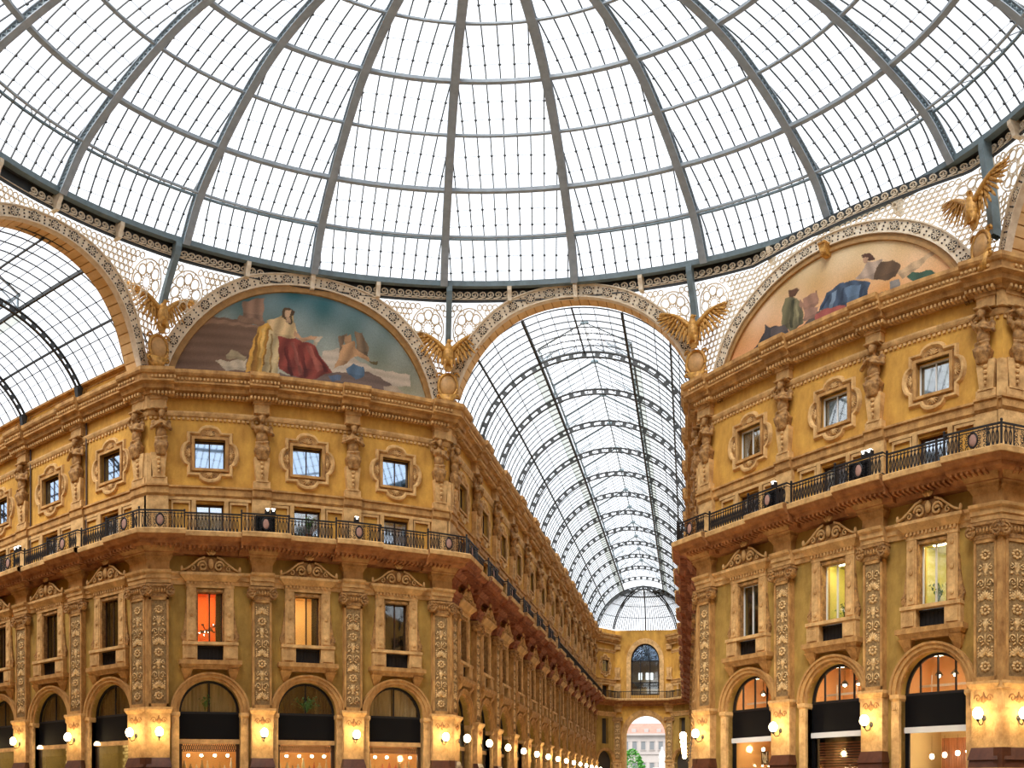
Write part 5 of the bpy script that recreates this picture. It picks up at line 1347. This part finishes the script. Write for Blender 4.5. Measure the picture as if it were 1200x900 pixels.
for i, pos in enumerate(['left', 'middle', 'right']):
    b = W_R.bays[i]
    r = shop(W_R, b, 'R', 'shopfront with lit fanlight in the %s arch of the right facade' % pos)
    backroom(r, 1.55, 4.9, 6.4, 2.4, mat('mezzanine_wall', (.82, .50, .24), .8), 'upper_room')
    lowm = M_shop if i == 0 else (M_darkroom if i == 1 else mat('pale_oak_wall', (.68, .47, .22), .7))
    backroom(r, 1.6, 0, 4.7, 3.2, lowm)
    if i != 1: ob('hidden_fill_strip', MB().box(-1.2, 1.2, .9, 1.1, 4.6, 4.65).mesh('strip', M_bulbw), r, label='hidden strip added to brighten the shop')  # unseen strip put in behind the fascia to light this shop
    ob('hidden_fill_strip', MB().box(-.8, .8, .6, .75, 6.34, 6.38).mesh('strip', M_bulbw), r, label='hidden strip added to brighten the upper room')  # added strip tucked behind the arch top to brighten the fanlight room
    ob('mezzanine_rail', MB().box(-1.5, 1.5, .9, .95, 5.28, 5.36).box(-1.5, 1.5, .9, .95, 5.02, 5.1).box(-.9, -.86, .9, .94, 5.0, 5.7).box(.3, .34, .9, .94, 5.0, 5.7).mesh('rail', M_white), r)
    for q in range(3):
        s_ = ob('pendant_shade', MB().lathe([(.2, 0), (.1, .12), (.03, .16), (.012, .2), (.012, .55)], 8, None, (-.8+q*.8, 1.4, 5.75)).mesh('pendant_shade', M_iron), r)
        ob('bulb', MB().ell((-.8+q*.8, 1.4, 5.72), (.08, .08, .06), 8, 4).mesh('bulb', M_bulbw), s_)
    if i == 0:
        for q in range(1): ob('ceiling_lamp', MB().ell((-1.0, 1.6, 3.35), (.08, .08, .08), 8, 5).mesh('ceiling_lamp', M_bulbw), r, label='added warm light hidden behind the lintel')
M_slat = mat('reddish_wood_slat', (.30, .085, .03), .45, .35, 3, streak=6)
def slats(w, b, x0, x1, n, label, vertical=True, z0=.2, z1=3.5, y=2.6):
    r = empty('slatted_screen', w.M @ T(b, y, 0), label=label, cat='screen')
    for q in range(n):
        if vertical: a = x0+(x1-x0)*q/n; ob('slat', MB().box(a, a+(x1-x0)/n*.82, -.04, .04, z0, z1).mesh('slat', M_slat), r)
        else: a = z0+(z1-z0)*q/n; ob('slat', MB().box(x0, x1, -.04, .04, a, a+(z1-z0)/n*.6).mesh('slat', M_slat), r)
slats(W_R, W_R.bays[2], -1.15, .9, 16, 'reddish wooden slat wall inside the right shop of the right facade')
slats(W_R, W_R.bays[0], -.45, 1.3, 9, 'red brown wooden partition inside the left shop of the right facade')
slats(W_R, W_R.bays[1], -1.35, 1.35, 14, 'dark louvred blind in the middle shop of the right facade', False, 2.0, 3.45, .6)
for q, (bi, x, z, y) in enumerate([(2, -1.2, 2.8, 1.8), (2, -.55, 2.85, 1.8), (2, .1, 2.9, 1.8), (2, .6, 2.95, 1.8), (0, .3, 3.25, 1.4)]):
    r = empty('globe_pendant', W_R.M @ T(W_R.bays[bi]+x, y, z), label=(['first', 'second', 'third', 'fourth'][q] if q < 4 else 'single')+' small white globe pendant inside the '+('right' if bi == 2 else 'left')+' shop, right facade', cat='lamp', group='shop pendants')
    ob('globe', MB().ell((0, 0, 0), (.1, .1, .1), 10, 6).mesh('globe', M_bulbw, True), r); ob('cord', MB().tube([(0, 0, .1), (0, 0, 3.55-z)], .008, 3).mesh('cord', M_iron), r)
# framed picture with pale strokes in the left shop of the right facade
r = empty('framed_picture', W_R.M @ T(W_R.bays[0]-.55, 1.6, 2.95), label='dark framed picture with pale brush strokes inside the left shop, right facade', cat='picture')
ob('canvas', MB().box(-.26, .26, 0, .03, -.3, .3).mesh('canvas', mat('brown_canvas', (.10, .05, .025), .8)), r)
mb = MB().tube([(-.14, -.01, .24), (-.12, -.01, -.05), (-.02, -.01, -.2)], .028, 4).tube([(-.05, -.01, .18), (.08, -.01, -.22)], .03, 4).tube([(.15, -.01, .25), (.1, -.01, .05), (.17, -.01, -.1)], .025, 4)
ob('brush_strokes', mb.mesh('strokes', mat('pale_stroke', (.8, .7, .5), .8)), r)
# shops along the left and central passages
M_dome = mat('opal_downlight', (1, .82, .55), .5, emit=3)
for n, b in enumerate(W_LA.bays[::-1][:4]):
    r = shop(W_LA, b, 'L', 'shopfront with dark fascia and yellow tiled interior on the left passage, '+ords[n], sx=.93)
    curtains(r, mat('brown_curtain', (.13, .075, .03), .9, .4, 3)); backroom(r, 1.55, 4.9, 6.4, 1.2, M_darkroom, 'upper_room')
    backroom(r, 1.6, 0, 4.7, 1.8, M_brick)
    mb = MB()
    for j in range(12):
        for i in range(10): mb.box(-1.5+i*.3+(.15 if j % 2 else 0), -1.24+i*.3+(.15 if j % 2 else 0), 2.04, 2.09, 2.0+j*.16, 2.13+j*.16)
    ob('wall_tiles', mb.mesh('wall_tiles', mat('glazed_yellow_tile', (.80, .64, .28), .25, .3, 4)), r, kind='stuff')
    ob('wall_light', MB().box(-1.1, 1.1, 1.3, 1.45, 3.75, 3.8).mesh('light', M_bulbw), r, label='bright shop light')
    ob('opal_shade', MB().lathe([(.2, 0), (.18, .1), (.08, .18)], 10, None, (-1.25, -.25, 3.62)).mesh('opal', M_dome), r, label='small opal dome light')
for n, b in enumerate(W_FA.bays[:8]):
    r = shop(W_FA, b, 'L', 'dark shopfront on the central passage left wall, '+(ords+['eighth from the corner'])[n], sx=.93)
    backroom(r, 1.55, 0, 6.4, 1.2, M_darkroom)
    ob('display_light', MB().ell((.6, .6, 3.1), (.1, .1, .12), 8, 5).mesh('light', M_bulb), r, label='warm display light')
mb = MB()
for w in (W_FA,):
    for b in w.bays[8:]: mb.box(b-1.5, b+1.5, .5, .6, 0, 6.4)
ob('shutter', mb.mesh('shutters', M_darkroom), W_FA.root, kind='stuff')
for w in (W_WL, W_WR, W_RA, W_FR, W_LA):
    for b in w.bays:
        if w is W_LA and la_len-b < 22: continue
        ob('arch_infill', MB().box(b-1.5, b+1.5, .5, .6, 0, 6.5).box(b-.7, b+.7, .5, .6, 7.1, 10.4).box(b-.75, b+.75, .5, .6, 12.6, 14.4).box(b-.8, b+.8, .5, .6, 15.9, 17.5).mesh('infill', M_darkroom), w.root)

# ------------------------------------------------------------------ small things on balconies and in windows
M_flood = mat('flood_glass', (1, .95, .85), .4, emit=5)
def flood(w, x, label, n=2, z=13.75, out=1.2):
    r = empty('floodlight', w.M @ T(x, -out, z), label=label, cat='lamp')
    for i in range(n):
        ob('housing', MB().box(-.12+i*.3, .12+i*.3, -.06, .12, -.1, .08).mesh('housing', M_iron), r); ob('lens', MB().box(-.1+i*.3, .1+i*.3, -.08, .08, .08, .11).ell((i*.3, -.08, .02), (.06, .03, .05), 8, 4).mesh('lens', M_flood), r)
    ob('stand', MB().box(-.15, .15+.3*(n-1), -.02, .02, -.16, -.1).mesh('stand', M_iron), r)
flood(W_L, W_L.pils[1]+.1, 'pair of small floodlights on the railing at the second pilaster, left facade', 2)
flood(W_L, W_L.pils[2]-.1, 'small floodlight on the railing at the third pilaster, left facade', 1)
flood(W_LA, W_LA.pils[-3]+.6, 'bright floodlights on the left passage railing', 2)
flood(W_R, W_R.pils[2]+.2, 'small floodlights on the railing at the third pilaster, right facade', 2)
flood(W_R, W_R.pils[1]+.3, 'single floodlight on the railing at the second pilaster, right facade', 1)
def dark_box(w, x, label):
    o = ob('equipment_box', MB().box(-.5, .5, -.12, .12, 0, .82).box(-.45, .45, -.14, -.12, .05, .75).mesh('equipment_box', M_blackp), None, w.M @ T(x, -1.1, 12.7)); tag(o, label, 'box')
dark_box(W_L, W_L.pils[1], 'black box behind the railing plaque, second pilaster of the left facade'); dark_box(W_R, W_R.pils[1]+.2, 'black box behind the railing plaque, second pilaster of the right facade'); dark_box(W_R, W_R.pils[2]-.1, 'black box behind the railing plaque, third pilaster of the right facade')
plant('potted_palm', W_L.M @ T(W_L.bays[1]-.1, -.7, 12.95), .9, 26, 'spiky potted plant on the balcony in front of the middle door, left facade', spread=.35)
plant('potted_plant', W_R.M @ T(W_R.bays[2]-.05, .45, 8.1), .75, 22, 'potted plant on the sill of the lime lit window beside the right corner', spread=.5)
plant('potted_plant', W_R.M @ T(W_R.bays[1]+.2, .45, 8.1), .6, 18, 'potted plant on the sill of the middle lime lit window', spread=.45)
r = empty('branch_chandelier', W_L.M @ T(W_L.bays[0]+.02, 1.3, 8.75), label='dark branching chandelier with small lights inside the orange window', cat='chandelier')
mb = MB(); mb2 = MB(); rnd = random.Random(4)
for q in range(22):
    a = rnd.uniform(0, 2*pi); l = rnd.uniform(.2, .5); e = rnd.uniform(-.2, .3); p = (l*cos(a), l*sin(a)*.6, e)
    mb.tube([(0, 0, 0), (p[0]*.5, p[1]*.5, e*.2), p], .02, 4); mb.ell(p, (.07, .05, .05), 6, 3)
    if q % 3 == 0: mb2.ell((p[0], p[1]-.05, p[2]), (.022, .022, .022), 6, 3)
mb.tube([(0, 0, 0), (0, 0, 1.8)], .012, 3)
ob('branches', mb.mesh('branches', mat('aubergine', (.05, .01, .012), .4)), r); ob('bulbs', mb2.mesh('bulbs', M_bulbw), r, kind='stuff')
# bench-like ledge and stage edge seen low in the passage
# ------------------------------------------------------------------ floor, street and houses beyond the archway
o = ob('floor', MB().box(-72, 64, -60, 92, -.3, 0).mesh('floor', mat('marble_floor', (.66, .55, .42), .35, .25, .5)), None); tag(o, 'pale marble mosaic floor of the arcade', 'floor', kind='structure')
o = ob('pavement', MB().box(-90, 90, 92, 330, -.3, -.02).mesh('pavement', mat('stone_pavement', (.45, .43, .40), .8, .2, .3)), None); tag(o, 'grey stone square outside the far archway', 'pavement', kind='structure')
bld = empty('city_building', T(-6, 232, 0) @ Matrix.Diagonal((1.5, 1.5, 1.27, 1)), label='pale four storey building with red roof, seen through the far archway', cat='building')
M_fac = mat('pale_render', (.40, .36, .34), .85, .15, .3); M_win2 = mat('dull_window', (.16, .17, .18), .3)
ob('facade', MB().box(-16, 12, 0, 10, 0, 13.2).mesh('facade', M_fac), bld)
ob('eaves', MB().box(-16.5, 12.5, -.7, 10.5, 13.2, 13.6).mesh('eaves', M_fac), bld)
ob('string_course', MB().box(-16, 12, -.2, 0, 4.6, 4.9).box(-16, 12, -.2, 0, 9.0, 9.25).mesh('string_course', M_fac), bld)
ob('roof', MB().frust(-16.5, 12.5, -.7, 10.5, 13.6, -14, 10, 4, 6, 16.2).mesh('roof', mat('red_tiles', (.42, .22, .17), .8, .2, 1)), bld)
FW = MB().box(-.5, .5, -.06, 0, 0, 1.7).mesh('window', M_win2); FS = MB().box(-.62, -.5, -.12, 0, -.1, 1.8).box(.5, .62, -.12, 0, -.1, 1.8).box(-.7, .7, -.18, 0, 1.8, 1.95).box(-.7, .7, -.18, 0, -.22, -.1).mesh('window_surround', M_fac)
for z in (1.2, 5.4, 7.4+.0, 10.1):
    if z == 7.4: continue
    for q in range(14): f = ob('window', FW, bld, T(-15+q*1.95, 0, z)); ob('window_surround', FS, f)
for q in range(8): mbd = ob('dormer', MB().box(-.5, .5, 0, 1.5, 0, 1.0).mesh('dormer', M_fac), bld, T(-11+q*2.8, -.2, 13.7))
# tree
tr_e = empty('street_tree', T(-4.4, 108, 0) @ Matrix.Diagonal((1.1, 1.1, 1.14, 1)), label='bright green tree outside the far archway', cat='tree')
ob('trunk', MB().tube([(0, 0, 0), (.1, 0, 2), (0, .1, 4)], [.22, .16, .1], 7).mesh('trunk', M_wood), tr_e)
mb = MB(); rnd = random.Random(9)
for q in range(900):
    a, e = rnd.uniform(0, 2*pi), rnd.uniform(-1, 1); R = 2.1*rnd.uniform(.6, 1)*(1-.25*(e > 0)*e); h = 3.9+2.6*e
    c = (R*sqrt(1-e*e)*cos(a), R*sqrt(1-e*e)*sin(a), h); mb.ell(c, (.2, .2, .06), 4, 2, RZ(a) @ RX(rnd.uniform(-1, 1)))
ob('crown', mb.mesh('crown', mat('spring_leaves', (.10, .36, .05), .7, .3, 3)), tr_e)
# monument
mo = empty('stone_monument', T(.55, 112, 0), label='white statue on a tall pedestal outside the archway, right of the tree', cat='monument')
ob('pedestal', MB().box(-2, 2, -2, 2, 0, 1.2).box(-1.3, 1.3, -1.3, 1.3, 1.2, 4.4).box(-1.6, 1.6, -1.6, 1.6, 4.4, 4.8).mesh('pedestal', M_white), mo)
mb = MB(); mb.lathe([(.6, 0), (.55, .8), (.42, 1.6), (.48, 2.2), (.25, 2.6)], 10, None, (0, 0, 4.8)); mb.ell((0, 0, 7.65), (.22, .24, .3), 8, 6); mb.tube([(.4, 0, 7.0), (.55, -.2, 6.4), (.1, -.45, 6.3)], .12, 6); mb.tube([(-.4, 0, 7.0), (-.55, -.1, 6.3), (-.1, -.4, 6.1)], .12, 6)
ob('figure', remesh(mb, .07, 'figure', M_white, 2), mo)

# ------------------------------------------------------------------ plain walls closing the parts of the hall behind the camera
def plain(name, pts, h, label, mt=None):
    mb = MB()
    for (x0, y0), (x1, y1) in zip(pts, pts[1:]): mb.add([(x0, y0, 0), (x1, y1, 0), (x1, y1, h), (x0, y0, h)], [(0, 1, 2, 3)])
    tag(ob(name, mb.mesh(name, mt or M_up), None), label, 'wall', kind='structure')
plain('wall_left_passage', [(-70, -7.3), (-18.7, -7.3)], 21.7, 'ochre wall on the near side of the left passage')
plain('wall_rear_left', [(-18.7, -7.3), (-7.5, -18)], 26.4, 'ochre diagonal wall behind the viewer on the left')
plain('wall_rear_right', [(10.8, -18), (18.7, -9.3)], 26.4, 'ochre diagonal wall behind the viewer on the right')
plain('wall_right_passage', [(18.7, -9.3), (62, -9.3)], 21.5, 'ochre wall on the near side of the right passage')
plain('wall_rear_passage', [(-7.5, -18), (-7.5, -58), (10.8, -58), (10.8, -18)], 21.5, 'ochre walls of the passage behind the viewer')
plain('wall_passage_ends', [(-70, 7.55), (-70, -7.3)], 21.7, 'far end of the left passage')
tag(ob('roof_rear', MB().box(-7.5, 10.8, -58, -18, 21.5, 21.7).mesh('roof_rear', mat('roof_plaster', (.5, .45, .38), .9)), None), 'roof of the passage behind the viewer', 'roof', kind='structure')

for prt in (WT, LW, DW):
    for c in list(PROTO[prt.name]):
        for g in list(PROTO.get(c.name, [])): bpy.data.objects.remove(g)
        bpy.data.objects.remove(c)
    bpy.data.objects.remove(prt)
